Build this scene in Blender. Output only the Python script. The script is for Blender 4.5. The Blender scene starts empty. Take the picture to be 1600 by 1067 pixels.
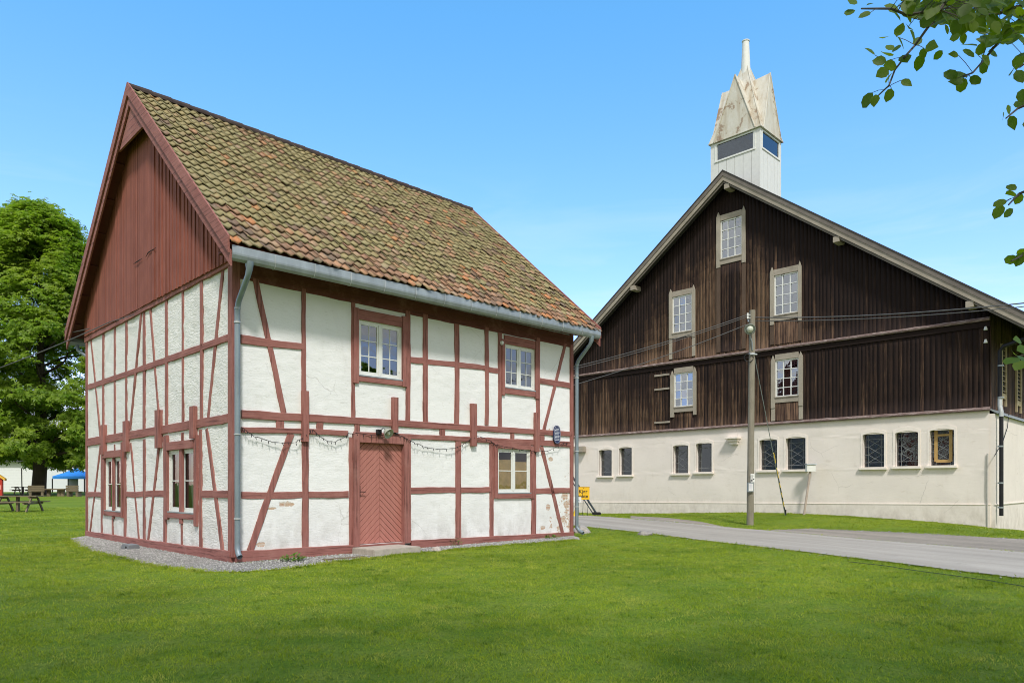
import bpy, bmesh, math, random
import numpy as np
from mathutils import Vector, Matrix, noise as mnoise
random.seed(7); rng = np.random.default_rng(11)
C = bpy.context.scene.collection
SC = bpy.context.scene

# ------------------------------------------------------------------ camera, sky, sun, exposure
CAMH, FPX, CXP, HYP = 1.4, 1114.0, 800.0, 755.5          # measured on the photograph (1600 px wide)
cam_d = bpy.data.cameras.new('camera'); cam = bpy.data.objects.new('camera', cam_d); C.objects.link(cam)
cam.location = (0, 0, CAMH); cam.rotation_euler = (math.radians(90), 0, 0)
cam_d.sensor_width = 36; cam_d.lens = 36 * FPX / 1600; cam_d.shift_y = (HYP - 533.5) / 1600
cam_d.clip_end = 6000; cam_d.clip_start = 0.05
SC.camera = cam
SUN_EL, SUN_AZ = math.radians(52), math.radians(-80)     # azimuth measured from +X
S = Vector((math.cos(SUN_AZ) * math.cos(SUN_EL), math.sin(SUN_AZ) * math.cos(SUN_EL), math.sin(SUN_EL)))
W = bpy.data.worlds.new("World"); SC.world = W; W.use_nodes = True
nt = W.node_tree; bg = nt.nodes['Background']
sky = nt.nodes.new('ShaderNodeTexSky'); sky.sky_type = 'NISHITA'; sky.sun_disc = False
sky.sun_elevation = SUN_EL; sky.sun_rotation = math.atan2(S.x, S.y)
sky.air_density = 1.0; sky.dust_density = 0.3; sky.ozone_density = 1.5
hs = nt.nodes.new('ShaderNodeHueSaturation'); hs.inputs['Saturation'].default_value = 1.16; hs.inputs['Hue'].default_value = 0.5; hs.inputs['Value'].default_value = 1.92
tint = nt.nodes.new('ShaderNodeValToRGB'); tint.color_ramp.elements[0].position = .08; tint.color_ramp.elements[0].color = (.97, .755, .89, 1); tint.color_ramp.elements[1].position = .55; tint.color_ramp.elements[1].color = (.66, 1.0, 1.0, 1)
te = tint.color_ramp.elements.new(.30); te.color = (.83, .865, .96, 1)
tm = nt.nodes.new('ShaderNodeMixRGB'); tm.blend_type = 'MULTIPLY'; tm.inputs['Fac'].default_value = 1
nt.links.new(sky.outputs[0], hs.inputs['Color']); nt.links.new(hs.outputs[0], tm.inputs['Color1']); nt.links.new(tint.outputs[0], tm.inputs['Color2'])
# clear blue ahead with hardly a wisp; a broken bank of white cloud behind the camera (it softens the shade and shows in the panes)
tc = nt.nodes.new('ShaderNodeTexCoord'); mp = nt.nodes.new('ShaderNodeMapping'); mp.inputs['Scale'].default_value = (2.2, 2.2, 5)
nz = nt.nodes.new('ShaderNodeTexNoise'); nz.inputs['Scale'].default_value = 1.6; nz.inputs['Detail'].default_value = 6; nz.inputs['Roughness'].default_value = .55
sx = nt.nodes.new('ShaderNodeSeparateXYZ'); bk = nt.nodes.new('ShaderNodeMapRange'); bk.inputs[1].default_value = .45; bk.inputs[2].default_value = -.45; bk.inputs[3].default_value = -.28; bk.inputs[4].default_value = .30
ad = nt.nodes.new('ShaderNodeMath'); ad.operation = 'ADD'
rp = nt.nodes.new('ShaderNodeValToRGB'); rp.color_ramp.elements[0].position = .46; rp.color_ramp.elements[1].position = .64
mx = nt.nodes.new('ShaderNodeMixRGB'); cr_ = nt.nodes.new('ShaderNodeValToRGB'); cr_.color_ramp.elements[0].position = .3; cr_.color_ramp.elements[0].color = (.55, .57, .60, 1); cr_.color_ramp.elements[1].position = .7; cr_.color_ramp.elements[1].color = (1, 1, 1, 1)
nz2 = nt.nodes.new('ShaderNodeTexNoise'); nz2.inputs['Scale'].default_value = 3.3; nz2.inputs['Detail'].default_value = 5
ml = nt.nodes.new('ShaderNodeMixRGB'); ml.blend_type = 'MULTIPLY'; ml.inputs['Fac'].default_value = 1; ml.inputs['Color2'].default_value = (6.6, 6.6, 6.6, 1)
nt.links.new(tc.outputs['Generated'], mp.inputs[0]); nt.links.new(mp.outputs[0], nz.inputs['Vector']); nt.links.new(mp.outputs[0], nz2.inputs['Vector']); nt.links.new(tc.outputs['Generated'], sx.inputs[0]); nt.links.new(sx.outputs['Z'], tint.inputs[0]); nt.links.new(sx.outputs['Y'], bk.inputs[0])
nt.links.new(nz.outputs['Fac'], ad.inputs[0]); nt.links.new(bk.outputs[0], ad.inputs[1]); nt.links.new(ad.outputs[0], rp.inputs[0])
nt.links.new(nz2.outputs['Fac'], cr_.inputs[0]); nt.links.new(cr_.outputs[0], ml.inputs['Color1']); nt.links.new(ml.outputs[0], mx.inputs['Color2'])
wm = nt.nodes.new('ShaderNodeMapping'); wm.inputs['Scale'].default_value = (1.5, 1.5, 9); wm.inputs['Rotation'].default_value = (.12, .2, 0); wn = nt.nodes.new('ShaderNodeTexNoise'); wn.inputs['Scale'].default_value = 2.1; wn.inputs['Detail'].default_value = 7; wn.inputs['Roughness'].default_value = .6; wn.inputs['Distortion'].default_value = .6
wr_ = nt.nodes.new('ShaderNodeValToRGB'); wr_.color_ramp.elements[0].position = .5; wr_.color_ramp.elements[1].position = .8; wr_.color_ramp.elements[1].color = (.5, .5, .5, 1); wx = nt.nodes.new('ShaderNodeMixRGB'); wx.inputs['Color2'].default_value = (5.2, 5.9, 6.6, 1)
nt.links.new(tc.outputs['Generated'], wm.inputs[0]); nt.links.new(wm.outputs[0], wn.inputs['Vector']); nt.links.new(wn.outputs['Fac'], wr_.inputs[0]); lowm = nt.nodes.new('ShaderNodeMapRange'); lowm.inputs[1].default_value = .42; lowm.inputs[2].default_value = .16; nt.links.new(sx.outputs['Z'], lowm.inputs[0]); wf = nt.nodes.new('ShaderNodeMath'); wf.operation = 'MULTIPLY'; nt.links.new(wr_.outputs[0], wf.inputs[0]); nt.links.new(lowm.outputs[0], wf.inputs[1]); nt.links.new(wf.outputs[0], wx.inputs['Fac']); nt.links.new(tm.outputs[0], wx.inputs['Color1'])
nt.links.new(rp.outputs[0], mx.inputs['Fac']); nt.links.new(wx.outputs[0], mx.inputs['Color1'])
nt.links.new(mx.outputs[0], bg.inputs['Color']); bg.inputs['Strength'].default_value = 0.13
sl = bpy.data.lights.new('sun', 'SUN'); sl.energy = 2.7; sl.angle = math.radians(8); sl.color = (1, .97, .93)
so = bpy.data.objects.new('sun', sl); C.objects.link(so); so.rotation_euler = S.to_track_quat('Z', 'Y').to_euler()
SC.view_settings.view_transform = 'Standard'; SC.view_settings.look = 'None'; SC.view_settings.exposure = 0.45; SC.view_settings.gamma = 1
try:
    SC.cycles.max_bounces = 7; SC.cycles.filter_width = 1.0; SC.cycles.transparent_max_bounces = 12; SC.cycles.sample_clamp_indirect = 6
except Exception: pass

# ------------------------------------------------------------------ helpers
def tag(o, label=None, cat=None, group=None, kind=None):
    if label: o['label'] = label
    if cat: o['category'] = cat
    if group: o['group'] = group
    if kind: o['kind'] = kind
    return o
def empty(name, loc=(0, 0, 0), rz=0):
    o = bpy.data.objects.new(name, None); C.objects.link(o); o.location = loc; o.rotation_euler = (0, 0, rz); return o
class MB:
    """collects faces, then becomes ONE mesh object"""
    def __init__(s): s.v = []; s.f = []; s.m = []; s.cm = 0
    def add(s, vs, fs):
        b = len(s.v); s.v += [tuple(p) for p in vs]; s.f += [tuple(i + b for i in q) for q in fs]; s.m += [s.cm] * len(fs); return s
    def box(s, x0, x1, y0, y1, z0, z1):
        return s.add([(x0, y0, z0), (x1, y0, z0), (x1, y1, z0), (x0, y1, z0), (x0, y0, z1), (x1, y0, z1), (x1, y1, z1), (x0, y1, z1)],
                     [(0, 3, 2, 1), (4, 5, 6, 7), (0, 1, 5, 4), (1, 2, 6, 5), (2, 3, 7, 6), (3, 0, 4, 7)])
    def loft(s, rings, cap=True, closed=True):
        n = len(rings[0]); vs = [p for r in rings for p in r]; fs = []
        for i in range(len(rings) - 1):
            for j in range(n if closed else n - 1):
                k = (j + 1) % n; fs.append((i * n + j, i * n + k, (i + 1) * n + k, (i + 1) * n + j))
        if cap and closed: fs += [tuple(range(n))[::-1], tuple((len(rings) - 1) * n + j for j in range(n))]
        return s.add(vs, fs)
    def tube(s, pts, r, n=8, cap=True):
        pts = [Vector(p) for p in pts]; rr = r if isinstance(r, (list, tuple)) else [r] * len(pts); rings = []
        t = (pts[1] - pts[0]).normalized(); a = t.orthogonal().normalized()
        for i, p in enumerate(pts):
            t = (pts[min(i + 1, len(pts) - 1)] - pts[max(i - 1, 0)]).normalized()
            a = (a - t * a.dot(t)); a = a.normalized() if a.length > 1e-6 else t.orthogonal().normalized(); b = t.cross(a)
            rings.append([p + (a * math.cos(2 * math.pi * k / n) + b * math.sin(2 * math.pi * k / n)) * rr[i] for k in range(n)])
        return s.loft(rings, cap)
    def prism(s, poly, f0, f1):
        """poly: 2-D points; f0/f1 map a 2-D point to the two end caps"""
        return s.loft([[f0(p) for p in poly], [f1(p) for p in poly]])
    def build(s, name, mat, parent=None, smooth=False, recalc=True, bevel=0, world=None):
        me = bpy.data.meshes.new(name); me.from_pydata(s.v, [], s.f)
        for m in (mat if isinstance(mat, (list, tuple)) else [mat]): me.materials.append(m)
        if isinstance(mat, (list, tuple)): me.polygons.foreach_set('material_index', s.m)
        if recalc or bevel:
            bm = bmesh.new(); bm.from_mesh(me)
            if recalc: bmesh.ops.recalc_face_normals(bm, faces=bm.faces)
            if bevel:
                es = [e for e in bm.edges if len(e.link_faces) == 2 and e.calc_face_angle(0) > .5]
                bmesh.ops.bevel(bm, geom=es, offset=bevel, segments=2, affect='EDGES', clamp_overlap=True)
            bm.to_mesh(me); bm.free()
        if smooth: me.polygons.foreach_set('use_smooth', [True] * len(me.polygons))
        me.update(); o = bpy.data.objects.new(name, me); C.objects.link(o)
        if parent: o.parent = parent
        if world: o.location = world
        return o
def npmesh(name, V, F, mat, parent=None, attrs=None, smooth=False):
    """V (n,3), F (m,k) all faces with k corners; attrs: face float attributes"""
    me = bpy.data.meshes.new(name); n, m, k = len(V), len(F), F.shape[1]
    me.vertices.add(n); me.vertices.foreach_set('co', np.ascontiguousarray(V, dtype=np.float32).ravel())
    me.loops.add(m * k); me.loops.foreach_set('vertex_index', np.ascontiguousarray(F, dtype=np.int32).ravel())
    me.polygons.add(m); me.polygons.foreach_set('loop_start', np.arange(0, m * k, k, dtype=np.int32))
    try: me.polygons.foreach_set('loop_total', np.full(m, k, dtype=np.int32))
    except Exception: pass
    if smooth: me.polygons.foreach_set('use_smooth', np.ones(m, dtype=bool))
    for a, d in (attrs or {}).items():
        at = me.attributes.new(a, 'FLOAT', 'FACE'); at.data.foreach_set('value', np.ascontiguousarray(d, dtype=np.float32))
    me.materials.append(mat); me.update(calc_edges=True); me.validate()
    o = bpy.data.objects.new(name, me); C.objects.link(o)
    if parent: o.parent = parent
    return o

# ------------------------------------------------------------------ materials
class NM:
    def __init__(s, name):
        s.mat = bpy.data.materials.new(name); s.mat.use_nodes = True; s.t = s.mat.node_tree; s.p = s.t.nodes['Principled BSDF']
    def n(s, k, **kw):
        d = s.t.nodes.new(k)
        for a, b in kw.items(): setattr(d, a, b)
        return d
    def l(s, a, b): s.t.links.new(a, b)
    def pos(s, scale=(1, 1, 1), rot=(0, 0, 0)):
        c = s.n('ShaderNodeTexCoord'); m = s.n('ShaderNodeMapping'); m.inputs['Scale'].default_value = scale; m.inputs['Rotation'].default_value = rot
        s.l(c.outputs['Object'], m.inputs[0]); return m.outputs[0]
    def noise(s, vec, scale, detail=4, rough=.55, dist=0):
        d = s.n('ShaderNodeTexNoise'); d.inputs['Scale'].default_value = scale; d.inputs['Detail'].default_value = detail
        d.inputs['Roughness'].default_value = rough; d.inputs['Distortion'].default_value = dist; s.l(vec, d.inputs['Vector']); return d.outputs['Fac']
    def ramp(s, fac, stops):
        r = s.n('ShaderNodeValToRGB'); e = r.color_ramp.elements
        while len(e) < len(stops): e.new(.5)
        for x, (p, c) in zip(e, stops):
            x.position = p; x.color = (c, c, c, 1) if not isinstance(c, (tuple, list)) else (*c, 1)
        s.l(fac, r.inputs[0]); return r.outputs[0]
    def mix(s, fac, a, b, mode='MIX'):
        m = s.n('ShaderNodeMixRGB', blend_type=mode)
        for k, v in (('Fac', fac), ('Color1', a), ('Color2', b)):
            if isinstance(v, bpy.types.NodeSocket): s.l(v, m.inputs[k])
            elif isinstance(v, (int, float)): m.inputs[k].default_value = v if k == 'Fac' else (v, v, v, 1)
            else: m.inputs[k].default_value = (*v, 1)
        return m.outputs[0]
    def math(s, op, a, b=0, clamp=False):
        m = s.n('ShaderNodeMath', operation=op, use_clamp=clamp)
        for i, v in enumerate((a, b)):
            if isinstance(v, bpy.types.NodeSocket): s.l(v, m.inputs[i])
            else: m.inputs[i].default_value = v
        return m.outputs[0]
    def attr(s, name):
        a = s.n('ShaderNodeAttribute'); a.attribute_name = name; return a.outputs['Fac']
    def sep(s, vec):
        x = s.n('ShaderNodeSeparateXYZ'); s.l(vec, x.inputs[0]); return x.outputs
    def bump(s, h, strength=.4, dist=.01):
        b = s.n('ShaderNodeBump'); b.inputs['Strength'].default_value = strength; b.inputs['Distance'].default_value = dist
        s.l(h, b.inputs['Height']); s.l(b.outputs[0], s.p.inputs['Normal'])
    def done(s, col=None, rough=.8, metal=0, spec=.3):
        if col is not None:
            if isinstance(col, bpy.types.NodeSocket): s.l(col, s.p.inputs['Base Color'])
            else: s.p.inputs['Base Color'].default_value = (*col, 1)
        if isinstance(rough, bpy.types.NodeSocket): s.l(rough, s.p.inputs['Roughness'])
        else: s.p.inputs['Roughness'].default_value = rough
        s.p.inputs['Metallic'].default_value = metal; s.p.inputs['Specular IOR Level'].default_value = spec
        return s.mat
def wood(name, dark, light, axis='Z', rough=.85, fine=60, bump=.35, worn=None, wornpos=.68):
    """paint or bare timber with grain running along one local axis"""
    m = NM(name); sc = {'Z': (1, 1, .06), 'X': (.06, 1, 1), 'Y': (1, .06, 1)}[axis]
    v = m.pos(sc); g = m.noise(v, fine, 4, .6); big = m.noise(m.pos(), 1.6, 4)
    oi = m.n('ShaderNodeObjectInfo'); t = m.math('ADD', m.math('MULTIPLY', g, .55), m.math('MULTIPLY', big, .45))
    col = m.mix(m.ramp(t, [(.3, 0), (.7, 1)]), dark, light)
    col = m.mix(m.math('MULTIPLY', oi.outputs['Random'], .3), col, tuple(c * .72 for c in light))
    if 'timber' in name: col = m.mix(m.ramp(m.noise(m.pos(tuple(1.0 if c == 1 else .035 for c in sc)), 26, 5, .7), [(.36, .8), (.49, 0)]), col, (.095, .034, .028)); col = m.mix(m.ramp(m.noise(m.pos(), 2.3, 5, .7), [(.5, 0), (.75, .5)]), col, (.37, .185, .155))
    if 'gable' in name: col = m.mix(m.ramp(m.noise(m.pos((.1, 8, .012)), 1.6, 3, .7), [(.3, .75), (.62, 0)]), col, tuple(x * .62 for x in dark))
    if worn:
        w = m.ramp(m.noise(m.pos(tuple(2.5 * c for c in sc)), 22, 6, .7), [(wornpos, 0), (wornpos + .07, 1)]); col = m.mix(w, col, worn)
    m.bump(m.math('ADD', g, m.math('MULTIPLY', m.noise(m.pos(), 25, 3), .5)), bump, .01)
    return m.done(col, rough)
def plain(name, col, rough=.7, metal=0, var=.12, scale=6, spec=.3, bump=0):
    m = NM(name); n = m.noise(m.pos(), scale, 5); c = m.mix(m.ramp(n, [(.3, 0), (.7, 1)]), tuple(x * (1 - var) for x in col), tuple(min(1, x * (1 + var)) for x in col))
    if bump: m.bump(m.noise(m.pos(), scale * 6, 4), bump, .01)
    return m.done(c, rough, metal, spec)
def leaf_mat(name, a, b, c, trans=.35, tcol=None):
    m = NM(name); r = m.attr('rnd'); big = m.noise(m.pos(), .35, 3)
    col = m.mix(r, a, b); col = m.mix(m.ramp(big, [(.45, 0), (.7, .55)]), col, c)
    m.done(col, .5, 0, .35)
    tr = m.n('ShaderNodeBsdfTranslucent'); m.l(m.mix(1.0, col, tcol or (1.6, 1.7, .9), 'MULTIPLY'), tr.inputs[0])
    ms = m.n('ShaderNodeMixShader'); ms.inputs[0].default_value = trans
    m.l(m.p.outputs[0], ms.inputs[1]); m.l(tr.outputs[0], ms.inputs[2]); m.l(ms.outputs[0], m.t.nodes['Material Output'].inputs[0])
    return m.mat
M = {}
RED_D, RED_L = (.235, .083, .068), (.365, .157, .132)
M['timber_v'] = wood('red timber upright', RED_D, RED_L, 'Z', worn=(.33, .2, .16))
M['timber_x'] = wood('red timber lengthwise', RED_D, RED_L, 'X', worn=(.33, .2, .16))
M['timber_y'] = wood('red timber crosswise', RED_D, RED_L, 'Y', worn=(.33, .2, .16))
M['gable_board'] = wood('red gable boards', (.20, .060, .040), (.37, .128, .088), 'Z', fine=45, bump=.6, worn=(.10, .04, .03))
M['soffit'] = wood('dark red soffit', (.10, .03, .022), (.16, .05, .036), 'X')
M['door'] = wood('salmon door boards', (.36, .138, .108), (.45, .188, .152), 'Z', fine=30, bump=.15)
M['white_paint'] = plain('white window paint', (.70, .70, .66), .5, var=.06)
SPOTS = [(.99, 1.02, .17, .055), (.50, .30, .10, .05), (5.28, 2.36, .16, .07), (3.78, .42, .09, .22), (8.30, 2.03, .10, .06), (8.86, 1.10, .16, .15), (8.2, .80, .10, .09), (8.0, .28, .10, .06), (6.75, 3.9, .04, .35), (8.25, 2.75, .05, .06), (.7, .95, .1, .03)]
def plaster(name, col, streak, brick=False, dirt=(.5, .47, .42), scale=1.0):
    m = NM(name); v = m.pos((1, 1, 3.0)); n1 = m.noise(v, 9 * scale, 6, .6, .4); n2 = m.noise(m.pos(), 1.1, 4)
    c = m.mix(m.ramp(n2, [(.35, 0), (.75, 1)]), col, tuple(x * .93 for x in col))
    c = m.mix(m.ramp(m.noise(m.pos((1, 1, .35)), 2.6, 5, .65), [(.58, 0), (.85, .55)]), c, dirt)
    c = m.mix(m.ramp(n1, [(.28, .55), (.40, 0)]), c, dirt)
    h = n1
    x0, y0, z0 = m.sep(m.pos()); spl = m.n('ShaderNodeMapRange'); spl.inputs[1].default_value = 1.0; spl.inputs[2].default_value = .15; m.l(z0, spl.inputs[0])
    c = m.mix(m.math('MULTIPLY', spl.outputs[0], m.ramp(m.noise(m.pos((1, 1, .6)), 3.5, 6, .7), [(.40, 0), (.70, .75)])), c, tuple(v * .8 for v in dirt))
    pv = m.n('ShaderNodeTexVoronoi'); pv.inputs['Scale'].default_value = .8; m.l(m.pos(), pv.inputs['Vector']); c = m.mix(.13, c, m.mix(pv.outputs['Color'], (.85, .83, .78), (.60, .58, .54)))
    cr = m.n('ShaderNodeTexVoronoi', feature='DISTANCE_TO_EDGE'); cr.inputs['Scale'].default_value = .42 if 'barn' in name else .9; cv_ = m.n('ShaderNodeMixRGB'); cv_.inputs['Fac'].default_value = .12; m.l(m.pos(), cv_.inputs['Color1']); nn_ = m.n('ShaderNodeTexNoise'); nn_.inputs['Scale'].default_value = 3; m.l(m.pos(), nn_.inputs['Vector']); m.l(nn_.outputs['Color'], cv_.inputs['Color2']); m.l(cv_.outputs[0], cr.inputs['Vector'])
    ck = m.math('MULTIPLY', m.ramp(cr.outputs['Distance'], [(0, 1), (.004, 0)]), m.ramp(m.noise(m.pos(), .8, 3), [(.52, 0), (.6, .38)])); c = m.mix(ck, c, (.25, .22, .19))
    if brick:
        x, y, z = m.sep(m.pos())
        # bricks showing where the lime has fallen off, mostly by the far right corner
        bt = m.n('ShaderNodeTexBrick'); cv = m.n('ShaderNodeCombineXYZ'); m.l(m.math('ADD', x, y), cv.inputs[0]); m.l(z, cv.inputs[1]); m.l(cv.outputs[0], bt.inputs['Vector'])
        bt.inputs['Color1'].default_value = (.42, .19, .10, 1); bt.inputs['Color2'].default_value = (.45, .27, .14, 1); bt.inputs['Mortar'].default_value = (.55, .50, .42, 1)
        bt.inputs['Scale'].default_value = 1; bt.inputs['Brick Width'].default_value = .24; bt.inputs['Row Height'].default_value = .075; bt.inputs['Mortar Size'].default_value = .011
        near = m.n('ShaderNodeMapRange'); near.inputs[1].default_value = 7.4; near.inputs[2].default_value = 9.1; near.inputs[3].default_value = 0; near.inputs[4].default_value = .225; m.l(x, near.inputs[0])
        low = m.n('ShaderNodeMapRange'); low.inputs[1].default_value = 3.2; low.inputs[2].default_value = .6; low.inputs[3].default_value = -.3; low.inputs[4].default_value = 0; m.l(z, low.inputs[0])
        pn = m.noise(m.pos((1, 1, 1.6)), 3.1, 6, .65)
        k = m.ramp(m.math('ADD', pn, m.math('ADD', near.outputs[0], low.outputs[0])), [(.705, 0), (.72, 1)])
        for sx_, sz_, rx_, rz_ in SPOTS:          # single worn patches, each where the wall has one
            q = m.n('ShaderNodeVectorMath', operation='DISTANCE'); w_ = m.n('ShaderNodeCombineXYZ'); m.l(m.math('DIVIDE', m.math('SUBTRACT', x, sx_), rx_), w_.inputs[0]); m.l(m.math('DIVIDE', m.math('SUBTRACT', z, sz_), rz_), w_.inputs[1]); m.l(w_.outputs[0], q.inputs[0])
            k = m.math('MAXIMUM', k, m.ramp(m.math('MULTIPLY', m.math('ADD', q.outputs['Value'], m.math('MULTIPLY', m.noise(m.pos(), 14, 4, .7), 1.6)), .4), [(.66, 1), (.68, 0)]))
        c = m.mix(k, c, m.mix(m.noise(m.pos(), 22, 3), bt.outputs[0], (.6, .5, .42)))
        h = m.math('SUBTRACT', n1, m.math('MULTIPLY', k, 1.2))
    m.bump(m.math('ADD', h, m.math('MULTIPLY', m.noise(m.pos((1, 1, 2)), 55, 3), .35)), streak, .02)
    return m.done(c, .9, 0, .15)
M['plaster'] = plaster('white lime plaster', (.81, .80, .785), .32, True)
M['plaster_gable'] = plaster('rough lime plaster', (.78, .765, .735), 1.0, False)
M['barn_plaster'] = plaster('cream barn plaster', (.79, .705, .63), .14, False, dirt=(.60, .51, .42), scale=.35)
M['barn_trim'] = plain('cream smooth plaster', (.80, .72, .64), .8, var=.06)
def tile_mat():
    m = NM('mossy pantiles'); r = m.attr('rnd'); up = m.attr('up'); r2 = m.attr('rnd2')
    base = m.ramp(r, [(0, (.15, .11, .085)), (.35, (.28, .16, .10)), (.6, (.36, .20, .12)), (.76, (.36, .26, .18)), (.88, (.42, .20, .10)), (1, (.50, .20, .075))])
    base = m.mix(m.ramp(m.noise(m.pos(), 30, 4), [(.4, 0), (.75, .6)]), base, (.20, .16, .12))
    moss = m.mix(m.noise(m.pos(), 16, 4), (.165, .152, .070), (.345, .30, .155))
    big = m.noise(m.pos(), 1.15, 5, .62)
    k = m.math('ADD', m.math('MULTIPLY', big, 1.45), m.math('MULTIPLY', m.noise(m.pos(), 26, 5, .7), .55))
    k = m.math('ADD', k, m.math('SUBTRACT', m.math('MULTIPLY', up, .45), m.math('MULTIPLY', r2, .80)))
    k = m.ramp(k, [(.62, 0), (.92, .88)])
    c = m.mix(k, base, moss)
    li = m.ramp(m.noise(m.pos(), 42, 3), [(.66, 0), (.72, .7)]); c = m.mix(li, c, (.34, .33, .25))
    m.bump(m.noise(m.pos(), 60, 4), .4, .008); return m.done(c, .92, 0, .15)
M['tile'] = tile_mat()
def zinc(name, col=(.34, .375, .385)):
    m = NM(name); n = m.noise(m.pos((1, 1, .25)), 5, 5, .6); c = m.mix(m.ramp(n, [(.35, 0), (.7, 1)]), tuple(x * .72 for x in col), col)
    c = m.mix(m.ramp(m.noise(m.pos((3, 3, .4)), 7, 4), [(.62, 0), (.7, .4)]), c, (.22, .23, .23))
    return m.done(c, .5, .35, .4)
M['zinc'] = zinc('galvanised steel'); M['zinc_pipe'] = zinc('painted steel pipe', (.27, .33, .37))
M['zinc_bright'] = zinc('bright steel', (.6, .62, .62))
def glass(name, fac=.14, tint=(.55, .6, .6), ior=1.5):
    m = NM(name); g = m.n('ShaderNodeBsdfGlossy'); g.inputs['Roughness'].default_value = .015; g.inputs['Color'].default_value = (.9, .95, 1, 1)
    t = m.n('ShaderNodeBsdfTransparent'); t.inputs[0].default_value = (*tint, 1)
    b = m.n('ShaderNodeBump'); b.inputs['Strength'].default_value = .05; b.inputs['Distance'].default_value = .05; m.l(m.noise(m.pos(), 3.5, 2), b.inputs['Height']); m.l(b.outputs[0], g.inputs['Normal'])
    f = m.n('ShaderNodeFresnel'); f.inputs[0].default_value = ior; ms = m.n('ShaderNodeMixShader')
    m.l(m.math('ADD', f.outputs[0], fac, True), ms.inputs[0]); m.l(t.outputs[0], ms.inputs[1]); m.l(g.outputs[0], ms.inputs[2]); m.l(ms.outputs[0], m.t.nodes['Material Output'].inputs[0])
    return m.mat
M['glass'] = glass('old window glass'); M['glass_barn'] = glass('barn window glass', .30, (.5, .55, .6), 1.5); M['glass_clear'] = glass('clear window glass', .03, (.93, .94, .92), 1.35); M['glass_dim'] = glass('dusty window glass', .07, (.5, .5, .5), 1.45); M['glass_blue'] = glass('tower glass', .06, (.5, .55, .6))
M['dark'] = plain('dark interior', (.03, .027, .024), .9)
M['iron'] = plain('black iron', (.02, .02, .022), .5, .3)
def barn_board(name, dk, md, lt, amount):
    m = NM(name); x, y, z = m.sep(m.pos()); r = m.attr('rnd'); wet = m.attr('wear')
    g = m.noise(m.pos((1, 1, .05)), 34, 5, .65); s = m.noise(m.pos((1, 1, .10)), 5.5, 5, .62); big = m.noise(m.pos(), .55, 3)
    t = m.math('ADD', m.math('MULTIPLY', s, .75), m.math('MULTIPLY', r, .20)); t = m.math('ADD', t, m.math('MULTIPLY', wet, .34))
    t = m.math('ADD', t, m.math('MULTIPLY', big, .25))
    c = m.mix(m.ramp(t, [(.66, 0), (.98, .85)]), dk, md); c = m.mix(m.ramp(m.math('ADD', m.math('MULTIPLY', t, .6), m.math('MULTIPLY', g, .5)), [(.74, 0), (.92, amount)]), c, lt)
    c = m.mix(m.ramp(g, [(.3, .6), (.5, 0)]), c, tuple(v * .5 for v in dk)); m.bump(g, .5, .01); return m.done(c, .85, 0, .2)
M['barn_board'] = barn_board('tarred barn boards', (.0165, .0092, .0072), (.058, .031, .019), (.17, .105, .062), .75)
M['grey_wood'] = wood('weathered grey wood', (.25, .215, .165), (.44, .39, .31), 'Z', worn=(.42, .38, .31))
M['grey_wood_x'] = wood('weathered grey wood flat', (.23, .195, .15), (.41, .36, .29), 'Y', worn=(.40, .36, .30))
M['verge'] = wood('weathered verge boards', (.10, .085, .075), (.22, .19, .16), 'Y', worn=(.32, .29, .25))
M['ledge'] = wood('faded ledge board', (.10, .060, .052), (.19, .13, .115), 'Y', fine=90, worn=(.36, .30, .27), wornpos=.52)
M['pole_wood'] = wood('grey pole wood', (.16, .14, .10), (.30, .27, .21), 'Z', worn=(.22, .23, .19))
M['picnic_wood'] = wood('old picnic wood', (.09, .07, .045), (.24, .19, .12), 'X', worn=(.32, .28, .2))
M['barn_roof'] = plain('dark roof sheets', (.05, .045, .043), .8)
M['tower_white'] = plain('white tower boards', (.66, .66, .63), .6, var=.05)
def rusty():
    m = NM('flaking white paint'); n = m.noise(m.pos((1, 1, .7)), 2.2, 6, .7, .3); st = m.noise(m.pos((1, 1, .12)), 3.2, 5, .6)
    c = m.mix(m.ramp(n, [(.3, 0), (.6, 1)]), (.62, .60, .54), (.52, .48, .39))
    c = m.mix(m.ramp(st, [(.48, 0), (.68, .7)]), c, (.36, .28, .18)); c = m.mix(m.ramp(n, [(.565, 0), (.61, .62)]), c, (.20, .10, .05))
    m.bump(n, .3, .03); return m.done(c, .7, 0, .3)
M['rusty'] = rusty()
M['concrete'] = plain('pale concrete', (.40, .355, .30), .9, var=.15, scale=12, bump=.3)
M['bark'] = wood('tree bark', (.025, .020, .015), (.075, .06, .045), 'Z', fine=14, bump=1.0)
M['chestnut'] = leaf_mat('chestnut leaves', (.12, .22, .018), (.225, .315, .030), (.31, .37, .045), .5)
M['beech'] = leaf_mat('overhanging leaves', (.062, .112, .006), (.112, .168, .008), (.13, .19, .010), .47, (2.2, 2.2, .7))
M['weed'] = leaf_mat('weed leaves', (.08, .17, .02), (.14, .24, .03), (.16, .25, .03), .3)
def ground_mat():
    m = NM('lawn ground'); v = m.pos(); a = m.noise(v, .32, 4, .55); b = m.noise(v, 2.6, 5, .65); c2 = m.noise(m.pos((1, .55, 1), (0, 0, .75)), 26, 4, .7)
    c = m.mix(m.ramp(a, [(.35, 0), (.65, 1)]), (.10, .175, .012), (.17, .255, .022)); c = m.mix(m.ramp(b, [(.4, 0), (.72, .65)]), c, (.24, .27, .05))
    c = m.mix(m.ramp(c2, [(.35, .65), (.55, 0)]), c, (.05, .095, .008)); m.bump(c2, .9, .05); return m.done(c, .95, 0, .1)
M['ground'] = ground_mat()
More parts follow.
